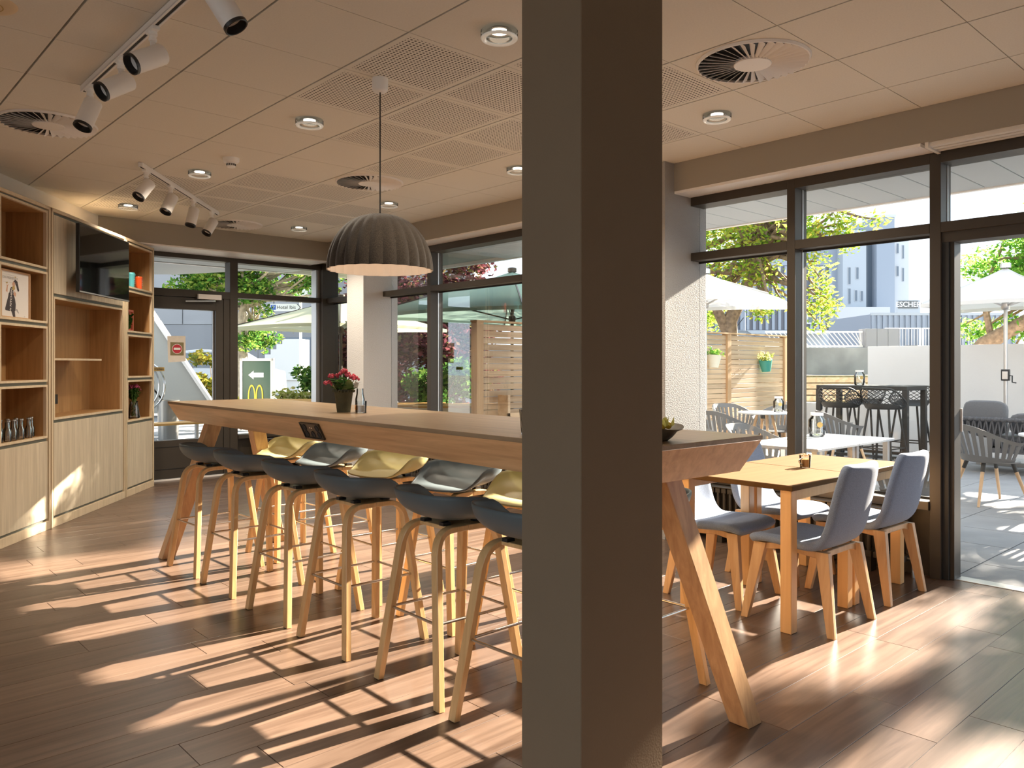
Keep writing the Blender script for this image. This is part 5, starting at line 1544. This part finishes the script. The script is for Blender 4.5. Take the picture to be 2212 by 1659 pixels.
def blobs(rng, c, r, n, rb, full=False):
    out = []; rad = []
    for _ in range(n):
        d = Vector((rng.gauss(0, 1), rng.gauss(0, 1), rng.gauss(0, 1))).normalized() * (rng.random() ** .4)
        if full: d = Vector((rng.uniform(-1, 1), rng.uniform(-1, 1), rng.uniform(-1, 1)))
        out.append((c[0] + d.x * r[0], c[1] + d.y * r[1], c[2] + d.z * r[2])); s = rb * rng.uniform(.6, 1.25); rad.append((s, s, s * .7))
    return out, rad
def limb(b, p, q, r0, r1, rng, n=5, wob=.06):
    p = Vector(p); q = Vector(q); L_ = (q - p).length
    pts = []; rr = []
    for i in range(n + 1):
        f = i / n
        o = Vector((rng.gauss(0, 1), rng.gauss(0, 1), rng.gauss(0, .6))) * L_ * wob * math.sin(PI * f)
        pts.append(p.lerp(q, f) + o); rr.append(r0 + (r1 - r0) * f)
    b.tube(pts, rr, 8); return pts
def tree(name, label, base, trunk_pts, trunk_r, crown, leafmat, nleaf, size, seed, barkm='bark', group=None, aspect=.5, nb=22):
    """crown: list of (center, radii, number of clumps, clump radius, leaf share)"""
    rng = random.Random(seed)
    t = thing(name, label, 'tree', base, 0, group)
    b = MB()
    pts = [Vector(p) for p in trunk_pts]
    rr = [trunk_r * (1 - .55 * i / (len(pts) - 1)) for i in range(len(pts))]
    b.tube(pts, rr, 10)
    mk('trunk', b, barkm, t, True)
    br = MB(); allc = []; allr = []; share = []
    for (c, r, n, rb, sh) in crown:
        cc, ra = blobs(rng, c, r, n, rb, sh == 2)
        allc += cc; allr += ra
        for q in rng.sample(cc, min(len(cc), nb)):
            s = pts[-1].lerp(pts[-2], rng.random() * .9)
            limb(br, s, q, trunk_r * .32, .012, rng)
    mk('branches', br, barkm, t, True)
    foliage(t, 'foliage', allc, allr, nleaf, size, seed, leafmat, aspect)
    return t
# yellow-green locust behind the fence, right of the column
tree('locust_tree', 'yellow-green tree with a forked trunk behind the larch fence', (14.2, 8.9, 0), [(14.2, 8.9, -.02), (14.15, 8.85, 1.6), (14.2, 8.9, 2.3), (14.6, 8.6, 3.3), (14.9, 8.3, 4.6)], .20,
     [((14.8, 8.9, 4.9), (2.4, 2.4, 1.7), 46, .62, 1), ((14.3, 6.75, 3.85), (.8, .85, .6), 12, .36, 1), ((14.0, 6.95, 2.75), (.3, .3, .7), 7, .28, 1), ((14.3, 9.6, 3.0), (1.4, 1.6, .8), 16, .42, 1), ((14.2, 8.0, 2.5), (.7, .7, .35), 6, .30, 1)], 'leaf_locust', 17000, .052, 21, aspect=.40)
t_ = bpy.data.objects['locust_tree']
mk('fork', MB().tube([(14.2, 8.88, 1.9), (13.9, 9.2, 2.9), (13.6, 9.6, 4.2)], [.12, .09, .04], 8), 'bark', t_, True)
# green tree behind the white wall, right
tree('acacia_tree', 'bright green tree leaning behind the white terrace wall', (15.0, 4.9, 0), [(15.0, 5.0, -.02), (15.0, 4.85, 1.3), (15.05, 4.5, 1.75), (15.2, 3.7, 2.25), (15.4, 2.8, 3.0), (15.7, 2.0, 3.9)], .17,
     [((15.6, 3.6, 3.1), (.9, 1.5, 1.1), 44, .40, 1), ((15.8, 3.0, 4.0), (.9, 1.2, .55), 20, .40, 1), ((15.5, 4.2, 1.9), (.5, .9, .5), 16, .30, 1), ((15.9, 1.0, 2.6), (.9, 1.5, 1.2), 18, .45, 1), ((16.0, 1.6, 4.6), (.9, .9, .6), 14, .42, 1)], 'leaf_green', 20000, .055, 33, aspect=.40)
t_ = bpy.data.objects['acacia_tree']
mk('low_branch', MB().tube([(15.1, 4.4, 1.8), (15.3, 4.6, 2.6), (15.5, 4.3, 3.6)], [.06, .05, .02], 8), 'bark', t_, True)
# maple behind the rear windows
tree('maple_tree', 'green maple with a pale trunk behind the rear windows', (8.1, 18.4, 0), [(8.1, 18.4, -.02), (8.1, 18.4, 1.5), (8.05, 18.35, 2.6), (8.25, 18.2, 3.6)], .15,
     [((8.6, 18.0, 4.0), (1.9, 1.5, .9), 44, .5, 1), ((8.35, 18.2, 3.0), (.6, .5, .45), 14, .32, 1), ((7.4, 18.9, 3.6), (.9, .8, .7), 16, .42, 1), ((8.4, 18.2, 2.2), (.6, .5, .4), 12, .30, 1), ((9.5, 17.2, 3.5), (.8, .7, .5), 10, .36, 1)], 'leaf_maple', 17000, .06, 12, 'bark_pale')
# two street trees farther out towards the sun; their crowns dapple the light on floor and shelving
tree('street_tree', 'tall street tree beyond the right image edge, dappling the floor by the door', (20.6, 1.3, 0), [(20.6, 1.3, -.02), (20.5, 1.2, 2.2), (20.4, 0.6, 4.4), (20.3, -.2, 6.5)], .22,
     [((20.2, -1.05, 7.3), (1.2, 1.95, 2.4), 48, .40, 2)], 'leaf_green', 6500, .12, 71, aspect=.6)
tree('street_tree', 'tall street tree far behind the leaning green tree', (24.1, 8.25, 0), [(24.1, 8.25, -.02), (24.05, 8.25, 3.0), (24.0, 8.2, 6.0), (24.0, 8.0, 8.8)], .24,
     [((24.0, 7.55, 10.0), (1.3, 2.1, 1.8), 62, .42, 2)], 'leaf_locust', 7500, .12, 72, aspect=.6)
# purple plum shrubs
for k, (x, y, h, s_, lb) in enumerate([(8.8, 13.75, 3.7, 1.0, 'purple-leaved plum shrub just right of the far pillar'), (10.05, 12.7, 3.9, 1.0, 'purple-leaved plum shrub behind the green parasol'), (9.5, 13.3, 3.8, 1.0, 'purple-leaved plum shrub left of the far mullion')]):
    t = thing('plum_shrub', lb, 'shrub', (x, y, 0), 0, 'purple plum shrubs')
    b = MB(); rng = random.Random(k)
    for q in range(7): limb(b, (x + rng.gauss(0, .1), y + rng.gauss(0, .1), 0), (x + rng.gauss(0, .6), y + rng.gauss(0, .5), h * .8), .03, .008, rng)
    mk('stems', b, 'bark', t, True)
    cc, ra = blobs(rng, (x, y, h * .52), (s_, s_ * .8, h * .46), 46, .4)
    foliage(t, 'foliage', cc, ra, 8000, .065, 50 + k, 'leaf_purple')
# hedges and low shrubs
def bush(name, label, c, r, leafm, n, size, seed, nb=20, rb=.25, group=None):
    t = thing(name, label, 'shrub', (c[0], c[1], 0), 0, group)
    rng = random.Random(seed)
    b = MB()
    for q in range(5): limb(b, (c[0] + rng.gauss(0, r[0] * .2), c[1] + rng.gauss(0, r[1] * .2), 0), (c[0] + rng.gauss(0, r[0] * .5), c[1] + rng.gauss(0, r[1] * .5), c[2] + r[2] * .5), .018, .006, rng)
    mk('stems', b, 'bark', t, True)
    cc, ra = blobs(rng, c, r, nb, rb)
    foliage(t, 'foliage', cc, ra, n, size, seed, leafm)
bush('hedge', 'dense green shrub right of the green board outside', (8.05, 14.6, .85), (.75, .55, .55), 'leaf_hedge', 3600, .055, 61)
bush('hedge', 'flowering pale shrub low beside the green board', (7.35, 14.2, .55), (.55, .4, .35), 'leaf_flower', 2200, .05, 62)
bush('hedge', 'yellowing shrub seen through the rear door glass', (6.75, 16.9, .95), (.55, .5, .85), 'leaf_yellow', 3200, .06, 63)
bush('hedge', 'green hedge behind the pale parasol, left of the plum shrub', (8.75, 14.0, .8), (.6, .5, .7), 'leaf_hedge', 2600, .06, 64)
bush('hedge', 'green hedge low between the plum shrub and the fence', (8.65, 11.3, .8), (.6, .5, .8), 'leaf_hedge', 2600, .06, 65)
# ================================================================== outside the rear windows
# white play slide tower
t = thing('slide_tower', 'white panelled slide outside the rear door', 'slide', (4.8, 15.5, 0))
sp_ = [(3.0, 4.6), (4.95, 2.86), (6.42, 0.36), (6.30, 0.30), (3.0, .30)]
MSL = Matrix.Translation((0, 15.6, 0)) @ Matrix.Rotation(-.30, 4, 'Z') @ Matrix(((1, 0, 0, 0), (0, 0, 1, 0), (0, 1, 0, 0), (0, 0, 0, 1)))
MSL = Matrix.Translation((5.0, 15.55, 0)) @ Matrix.Rotation(-.45, 4, 'Z') @ Matrix.Translation((-5.0, 0, 0)) @ Matrix(((1, 0, 0, 0), (0, 0, 1, 0), (0, 1, 0, 0), (0, 0, 0, 1)))
def sl_panel(poly, d0=0.0, d1=.9, name='side_panel', m='slide_panel'): return mk(name, MB().prism(poly, d0, d1, MSL), m, t, bevel=.004)
sl_panel([(3.0, 4.9), (3.9, 4.1), (4.9, 2.62), (5.10, 2.30), (4.60, 1.62), (3.0, 1.62)])
sl_panel([(4.62, 1.60), (5.115, 2.28), (6.20, .50), (5.45, .50)])
sl_panel([(3.0, 1.60), (4.58, 1.60), (5.42, .48), (3.0, .48)], .02)
sl_panel([(3.88, 4.22), (3.94, 4.16), (6.30, .44), (6.22, .44)], -.06, .0, 'edge_rail', 'white_metal')
# steel coil, planter tub and bench
t = thing('steel_coil', 'coiled steel play ring left of the rear door', 'play ring', (4.55, 14.6, 0))
for k in range(3): mk('ring', MB().tube([(4.55 + .05 * k + (.33 + .03 * k) * .75 * math.cos(2 * PI * i / 32), 14.6 - .06 * k, 1.02 + (.36 + .02 * k) * math.sin(2 * PI * i / 32)) for i in range(32)], .018, 8, closed=True), 'chrome', t, True)
mk('stand', MB().tube([(4.6, 14.6, 0), (4.6, 14.6, .68)], .05, 12), 'chrome_dark', t, True)
t = thing('metal_tub', 'steel tub beside the bench behind the rear door', 'tub', (5.15, 14.9, 0))
mk('tub', MB().lathe([(.001, 0), (.17, 0), (.19, .75), (.17, .75), (.16, .10), (.001, .08)], 24, (5.15, 14.9, 0), caps=False), 'chrome_dark', t, True)
t = thing('wooden_bench', 'orange wooden bench behind the rear door', 'bench', (4.95, 15.0, 0))
for k in range(4): mk('plank', MB().box(4.2, 5.42, 13.35 + k * .10, 13.44 + k * .10, .40, .435), 'bench_top', t, bevel=.003)
mk('leg', MB().tube([(5.15, 13.55, 0), (5.15, 13.55, .40)], .035, 12), 'alu', t, True)
mk('leg', MB().tube([(4.4, 13.55, 0), (4.4, 13.55, .40)], .035, 12), 'alu', t, True)
mk('edge_clip', MB().box(5.42, 5.45, 13.34, 13.75, .38, .44), 'alu', t)
struct(mk('floor_rear_yard', MB().box(-6, 13, 11.3, 17.6, -.02, -.004), 'paver'))
# green board with arrow
t = thing('direction_board', 'green framed board with a white left arrow', 'board', (7.45, 16.2, 0))
Rb = Matrix.Translation((7.45, 16.23, 0)) @ Matrix.Rotation(math.radians(-42.5), 4, 'Z')
mk('panel', MB().box(-.30, .30, 0, .06, .20, 1.48, Rb), 'board_green', t)
mk('frame', MB().box(-.36, -.30, -.02, .08, 0, 1.54, Rb).box(.30, .36, -.02, .08, 0, 1.54, Rb).box(-.36, .36, -.02, .08, 1.48, 1.54, Rb).box(-.36, .36, -.02, .08, .14, .20, Rb), 'alu', t, bevel=.006)
MA = Rb @ Matrix.Translation((0, -.004, 1.18)) @ Matrix(((1, 0, 0, 0), (0, 0, 1, 0), (0, 1, 0, 0), (0, 0, 0, 1)))
mk('arrow', MB().prism([(-.18, 0), (-.065, .095), (-.065, .05), (.15, .05), (.15, -.05), (-.065, -.05), (-.065, -.095)], -.002, .002, MA), 'sign_white', t)
lg = MB(); arch_logo(lg, Rb @ Matrix.Translation((-.02, -.012, .66)) @ Matrix.Rotation(PI / 2, 4, 'X'), .33)
mk('arch_emblem', lg, 'logo_yellow', t)
# hotel sign on a post
t = thing('hotel_sign', 'white arrow sign reading Hotel Ibis on a post', 'sign', (10.55, 20.2, 0))
mk('post', MB().tube([(10.55, 20.2, 0), (10.55, 20.2, 3.95)], .035, 10), 'white_metal', t, True)
Rs = Matrix.Translation((10.22, 20.45, 3.0)) @ Matrix.Rotation(math.radians(-42.5), 4, 'Z') @ Matrix(((1, 0, 0, 0), (0, 0, 1, 0), (0, 1, 0, 0), (0, 0, 0, 1)))
mk('plate', MB().prism([(-.42, -.10), (.32, -.10), (.43, 0), (.32, .10), (-.42, .10)], -.01, .02, Rs), 'sign_white', t)
mk('arrow_edge', MB().prism([(.31, -.10), (.33, -.10), (.44, 0), (.33, .10), (.31, .10), (.41, 0)], -.013, -.010, Rs), 'sign_ink', t)
mk('parking_square', MB().box(-.40, -.26, -.07, .07, -.0125, -.010, Rs), 'sign_blue', t)
Rt = Matrix.Translation((10.22, 20.45, 3.0)) @ Matrix.Rotation(math.radians(-42.5), 4, 'Z') @ Matrix.Translation((0, -.014, 0)) @ Matrix.Rotation(PI / 2, 4, 'X')
tm_ = MB(); text_mb(tm_, 'Hotel Ibis', 0.135, Rt @ Matrix.Translation((.03, 0, 0))); mk('lettering', tm_, 'sign_ink', t)
tm_ = MB(); text_mb(tm_, 'P', 0.12, Rt @ Matrix.Translation((-.33, 0, .001)), bold=True); mk('parking_letter', tm_, 'sign_white', t)
mk('round_back', MB().lathe([(.001, -.012), (.30, -.012), (.30, .0), (.001, .0)], 28, M=Matrix.Translation((10.52, 20.16, 3.62)) @ Matrix.Rotation(math.radians(-42.5), 4, 'Z') @ Matrix.Rotation(PI / 2, 4, 'X'), caps=False), 'sign_white', t)
# parked car roof behind the hedge
def car(label, loc, rz, m, sc=1.0):
    t = thing('parked_car', label, 'car', loc, rz)
    S = Matrix.Scale(sc, 4)
    prof = [(-2.1, .35), (-2.1, .75), (-1.95, .92), (-1.1, 1.0), (-.55, 1.42), (.2, 1.50), (1.0, 1.46), (1.75, 1.0), (2.05, .92), (2.1, .35)]
    b = MB()
    MX = Matrix(((1, 0, 0, 0), (0, 0, 1, 0), (0, 1, 0, 0), (0, 0, 0, 1)))
    b.prism(prof, -.85, .85, S @ MX)
    mk('body', b, m, t, True, bevel=.05, world=False)
    mk('side_glass', MB().prism([(-1.0, 1.02), (-.52, 1.36), (.2, 1.43), (.95, 1.40), (1.55, 1.02)], -.86, .86, S @ MX), 'window_dark', t, world=False)
    for x in (-1.35, 1.35):
        for y in (-.80, .80):
            mk('wheel', MB().lathe([(.001, -.10), (.32, -.10), (.34, -.07), (.34, .07), (.32, .10), (.001, .10)], 20, M=S @ Matrix.Translation((x, y, .34)) @ Matrix.Rotation(PI / 2, 4, 'X'), caps=False), 'rubber', t, True, world=False)
    mk('antenna', MB().tube([(.7, 0, 1.47 * sc), (1.0, 0, 1.95 * sc)], .012, 6), 'rubber', t, world=False)
car('silver-blue car behind the yellowing shrub', (8.6, 22.3, 0.25), math.radians(-38), 'car_paint_light', 1.05)
# stair and grey panel building at the back
t = thing('outdoor_stair', 'pale concrete outdoor stair with a railing at the back', 'stair', (17.2, 35.8, 0))
RS = Matrix.Translation((16.3, 36.6, 0)) @ Matrix.Rotation(math.radians(-42.5), 4, 'Z')
for k in range(8): mk('step', MB().box(.10 + .27 * k, 2.9, -1.0, .4, .95 + .24 * k - .24, .95 + .24 * k, RS), 'stair_concrete', t)
mk('plinth', MB().box(.1, 3.2, -.9, .4, 0, .75, RS), 'stair_concrete', t)
rl = MB()
for k in range(5): rl.bar(RS @ Vector((.3 + .55 * k, -.95, .9 + .49 * k)), RS @ Vector((.3 + .55 * k, -.95, 1.9 + .49 * k)), .03, .03)
rl.bar(RS @ Vector((.2, -.95, 1.85)), RS @ Vector((2.7, -.95, 4.05)), .04, .04)
mk('railing', rl, 'grey_frame', t)
t = thing('panel_building', 'grey panel-clad building behind the rear windows', 'building', (19, 44, 0))
RB = Matrix.Translation((18.6, 44.2, 0)) @ Matrix.Rotation(math.radians(-42.5), 4, 'Z')
mk('wall', MB().box(-14, 14, .06, 10, 0, 10, RB), 'facade_panel', t)
pnl = MB().box(.03, 2.57, 0, .06, 0, 2.9)
for i in range(-5, 5):
    for j in range(2):
        mk('facade_panel', MB().box(i * 2.6 + .03, i * 2.6 + 2.57, -.02, .06, 3.75 + j * 3.1, 3.75 + j * 3.1 + 3.04, RB), 'facade_panel', t)
mk('base_band', MB().box(-14, 14, -.05, .06, 0, 3.7, RB), 'facade_grey', t)
for i in (2, 3, 4): mk('window', MB().box(i * 2.0 - .7, i * 2.0 + .7, -.09, -.05, .9, 3.0, RB), 'window_dark', t)
# pallet tables and wooden table on the neighbouring terrace
def pallet_table(label, x, y, rz):
    t = thing('pallet_table', label, 'table', (x, y, 0), rz, 'pallet tables on the neighbouring terrace')
    for k in range(6): mk('plank', MB().box(-.75, .75, -.48 + k * .165, -.35 + k * .165, .73, .76), 'bench_top', t, world=False)
    mk('frame', MB().box(-.75, .75, -.49, -.44, .60, .73).box(-.75, .75, .43, .48, .60, .73).box(-.75, -.70, -.45, .45, .60, .73).box(.70, .75, -.45, .45, .60, .73), 'pallet_wood', t, world=False)
    for sx in (-1, 1):
        for sy in (-1, 1): mk('leg', MB().box(sx * .62 - .05, sx * .62 + .05, sy * .38 - .05, sy * .38 + .05, 0, .60), 'pallet_wood', t, world=False)
    mk('shelf', MB().box(-.72, .72, -.44, .44, .22, .26), 'pallet_wood', t, world=False)
def pallet_bench(label, x, y, rz):
    t = thing('pallet_bench', label, 'bench', (x, y, 0), rz, 'pallet benches on the neighbouring terrace')
    for k in range(3): mk('plank', MB().box(-.75, .75, -.2 + k * .14, -.08 + k * .14, .40, .43), 'bench_top', t, world=False)
    mk('frame', MB().box(-.75, .75, -.2, -.16, .28, .40).box(-.75, .75, .16, .2, .28, .40), 'pallet_wood', t, world=False)
    for sx in (-.65, 0, .65): mk('leg', MB().box(sx - .07, sx + .07, -.18, .18, 0, .28), 'pallet_wood', t, world=False)
pallet_table('pallet table with orange top behind the far pillar, left of the mullion', 7.35, 10.75, math.radians(-40))
pallet_table('pallet table with orange top right of the far mullion', 7.95, 9.85, math.radians(-40))
pallet_bench('low pallet bench in front of the neighbouring pallet tables', 6.75, 9.35, math.radians(-40))
pallet_table('pale wooden table in front of the green shrub outside', 7.0, 13.0, math.radians(-42))
# ================================================================== beyond the terrace wall
t = thing('retaining_wall', 'stained concrete retaining wall across the road', 'wall', (20.5, 9.2, 0))
RW = Matrix.Translation((19.7, 9.1, 0)) @ Matrix.Rotation(math.radians(-42.5), 4, 'Z')
mk('wall', MB().box(-9, 6, 0, .4, 0, 1.84, RW), 'concrete', t, bevel=.02)
t = thing('road_edge', 'raised road strip with a mossy concrete edge behind the fence', 'road', (17.5, 9.2, 0))
RD = Matrix.Translation((16.2, 7.3, 0)) @ Matrix.Rotation(math.radians(-42.5), 4, 'Z')
mk('road', MB().box(-6, 7, .3, 3.55, 0, 1.16, RD), 'asphalt', t)
mk('edge_wall', MB().box(-6, 7, 0, .3, 0, 1.18, RD), 'moss_concrete', t)
bo = thing('timber_boards', 'orange timber boards in front of the mossy road edge', 'boards', (15.9, 7.0, 0))
for k in range(4): mk('board', MB().box(-2.0, 1.35, -.10, -.05, .66 + k * .125, .765 + k * .125, RD), 'larch', bo, bevel=.002)
for x in (-1.9, 0.95): mk('post', MB().box(x, x + .07, -.05, 0, 0, 1.13, RD), 'larch_post', bo)
struct(mk('wall_plinth', MB().box(13.5, 13.75, 5.72, 7.3, -.02, .72), 'render_white'))
t = thing('white_railing', 'white railing with slanted bars on the retaining wall', 'railing', (19.2, 9.6, 1.84))
mk('top_rail', MB().box(-1.9, .58, .15, .20, 2.22, 2.26, RW), 'white_metal', t); mk('bottom_rail', MB().box(-1.9, .58, .15, .20, 1.86, 1.90, RW), 'white_metal', t)
for k in range(22):
    x = -1.9 + k * .115
    mk('bar', MB().bar(RW @ Vector((x, .175, 2.24)), RW @ Vector((min(.56, x + .30), .175, 1.88)), .018, .018), 'white_metal', t)
t = thing('grey_cabinet', 'grey sheet metal cabinet on the retaining wall', 'cabinet', tuple(RW @ Vector((1.0, .2, 1.84))))
mk('body', MB().box(.60, 1.45, .05, .45, 1.84, 2.32, RW), 'cabinet_grey', t, bevel=.006)
for k in range(3): mk('door', MB().box(.61 + k * .28, .61 + k * .28 + .27, .035, .05, 1.85, 2.31, RW), 'cabinet_grey', t)
t = thing('container_block', 'blue-grey corrugated container behind a mesh fence', 'container', (31.2, 12.1, 0))
RC = Matrix.Translation((31.3, 12.2, 0)) @ Matrix.Rotation(math.radians(-42.5), 4, 'Z')
mk('body', MB().box(-1.15, 4.5, .04, 4, 1.2, 3.34, RC), 'corrugated', t)
cr = _mesh(MB().box(0, .11, 0, .05, 1.22, 3.30, RC), 'rib', 'corrugated', False, 0, ORG[t.name])
for k in range(26):
    off = RC.to_3x3() @ Vector((-1.12 + k * .215, 0, 0)); child(t, 'rib', cr, tuple(off))
mk('top_rail', MB().box(-1.15, 4.5, -.01, .06, 3.30, 3.40, RC), 'facade_light', t)
struct(mk('floor_upper_yard', MB().box(21.5, 90, 8, 45, -.02, 1.2), 'asphalt'))
t = thing('mesh_fence', 'white mesh fence panels in front of the container', 'fence', tuple(RC @ Vector((1, -1.5, 1.2))))
for k in range(3):
    x = -1.3 + k * 1.35
    mk('frame', MB().bar(RC @ Vector((x, -1.5, 1.3)), RC @ Vector((x, -1.5, 2.75)), .05, .05).bar(RC @ Vector((x + 1.25, -1.5, 1.3)), RC @ Vector((x + 1.25, -1.5, 2.75)), .05, .05).bar(RC @ Vector((x, -1.5, 2.73)), RC @ Vector((x + 1.25, -1.5, 2.73)), .05, .05), 'white_metal', t)
    wr_ = MB()
    for q in range(1, 12): wr_.bar(RC @ Vector((x + q * .104, -1.5, 1.3)), RC @ Vector((x + q * .104, -1.5, 2.73)), .012, .012)
    mk('wires', wr_, 'white_metal', t)
# white hotel block
t = thing('hotel_block', 'pale blue-white hotel block with small windows in the distance', 'building', (90.4, 39.2, 0))
RH = Matrix.Translation((90.4, 39.2, 0)) @ Matrix.Rotation(math.radians(-42.5), 4, 'Z')
mk('wing', MB().box(-6.5, -2.5, 1.5, 16, 0, 17.0, RH), 'facade_mid', t)
mk('front_wall', MB().box(-2.5, .15, 0, 16, 0, 16.8, RH), 'facade_light', t)
mk('stair_glazing', MB().box(.15, 1.16, .8, 14, 0, 15.4, RH), 'window_dark', t)
mk('tower', MB().box(1.16, 3.2, -.4, 14, 0, 18.2, RH), 'facade_mid', t)
mk('end_wall', MB().box(3.2, 5.3, .6, 12, 0, 16.0, RH), 'facade_white', t)
mk('annex', MB().box(-4.6, 1.2, -3.5, 1.0, 0, 7.8, RH), 'facade_white', t)
mk('annex_side', MB().box(-6.6, -4.6, -3.0, 1.0, 0, 7.6, RH), 'facade_light', t)
for (x0, x1, z0, z1) in [(-1.95, -1.6, 10.6, 12.6), (-1.05, -.7, 11.2, 12.6), (-1.95, -1.6, 8.4, 10.2), (-1.2, -.85, 8.7, 10.0), (-.55, -.2, 8.7, 9.9)]:
    w_ = mk('window', MB().box(x0, x1, -.06, 0, z0, z1, RH), 'facade_white', t); mk('pane', MB().box(x0 + .05, x1 - .05, -.09, -.06, z0 + .05, z1 - .05, RH), 'window_dark', w_)
for (x0, x1, z0, z1) in [(3.85, 4.15, 14.2, 15.4), (4.5, 4.75, 13.6, 15.2), (3.85, 4.15, 11.6, 12.8), (4.5, 4.75, 11.0, 12.6)]:
    w_ = mk('window', MB().box(x0, x1, .54, .6, z0, z1, RH), 'facade_white', t); mk('pane', MB().box(x0 + .05, x1 - .05, .51, .54, z0 + .05, z1 - .05, RH), 'window_dark', w_)
for k in range(4): mk('annex_window', MB().box(-1.5 + k * .66, -1.5 + k * .66 + .60, -3.56, -3.5, 5.6, 6.9, RH), 'window_bright', t)
mk('roof_edge', MB().box(1.1, 3.3, -.5, 14, 18.2, 18.5, RH), 'facade_white', t)
mk('chimney', MB().box(-.1, .3, 3, 3.6, 16.8, 18.6, RH), 'facade_mid', t)
# sign above the yard
t = thing('yard_sign', 'grey roof sign with white letters reading ESCHER', 'sign', (42, 16, 0))
RE = Matrix.Translation((41.8, 15.93, 0)) @ Matrix.Rotation(math.radians(-42.5), 4, 'Z')
mk('frame', MB().box(-.55, .62, .05, .10, 3.95, 4.70, RE), 'facade_light', t)
mk('support', MB().box(-.45, -.40, .05, .10, 1.2, 3.95, RE).box(.42, .47, .05, .10, 1.2, 3.95, RE), 'facade_mid', t)
mk('letter_ground', MB().box(-.50, .50, .02, .05, 4.28, 4.66, RE), 'grey_frame', t)
tm_ = MB(); text_mb(tm_, 'ESCHER', .36, RE @ Matrix.Translation((.0, .01, 4.47)) @ Matrix.Rotation(PI / 2, 4, 'X'), bold=True, depth=.01); mk('lettering', tm_, 'sign_white', t)
# corrugated dark building behind the locust tree
t = thing('corrugated_building', 'dark corrugated building behind the locust tree', 'building', (41, 24, 0))
RK = Matrix.Translation((41.2, 23.4, 0)) @ Matrix.Rotation(math.radians(-42.5), 4, 'Z')
mk('upper_wall', MB().box(-12, 3.6, 0, 9, 3.4, 7.1, RK), 'corrugated_dark', t)
mk('ground_floor', MB().box(-12, 3.4, .6, 9, 0, 3.2, RK), 'facade_light', t)
mk('ledge', MB().box(-12, 3.7, -.1, 9, 3.2, 3.4, RK), 'facade_light', t)
rb_ = _mesh(MB().box(0, .16, -.08, 0, 3.42, 7.05, RK), 'rib', 'corrugated', False, 0, ORG[t.name])
for k in range(44):
    off = RK.to_3x3() @ Vector((-12 + k * .36, 0, 0)); child(t, 'rib', rb_, tuple(off))
for x in (-9.2, -7.4, -5.6, -2.5, 2.6):
    w_ = mk('window', MB().box(x - .4, x + .4, -.12, -.05, 3.75, 4.9, RK), 'facade_white', t); mk('pane', MB().box(x - .3, x + .3, -.14, -.12, 3.85, 4.8, RK), 'window_dark', w_)
for x in (-8, -6, -4): mk('shop_window', MB().box(x - .8, x + .8, .55, .6, .8, 2.7, RK), 'window_bright', t)
car('dark car parked by the white railing', tuple(RW @ Vector((-2.7, 2.6, 1.2))), math.radians(-35), 'car_paint', 0.8)
car('red car parked farther behind the railing', tuple(RW @ Vector((-2.2, 7.0, 1.2))), math.radians(-35), 'car_red', 0.8)
# street lamp
t = thing('street_lamp', 'slim curved street lamp in front of the hotel block', 'street lamp', tuple(RC @ Vector((-4.2, 6, 1.2))))
pp_ = RC @ Vector((-4.2, 6, 0))
mk('pole', MB().tube([RC @ Vector((-4.2, 6, 1.2)), RC @ Vector((-4.2, 6, 5.6)), RC @ Vector((-3.9, 6, 6.1)), RC @ Vector((-3.0, 6, 6.4))], .05, 8), 'facade_mid', t, True)
mk('head', MB().box(-3.1, -2.5, 5.9, 6.1, 6.36, 6.46, RC), 'facade_mid', t)
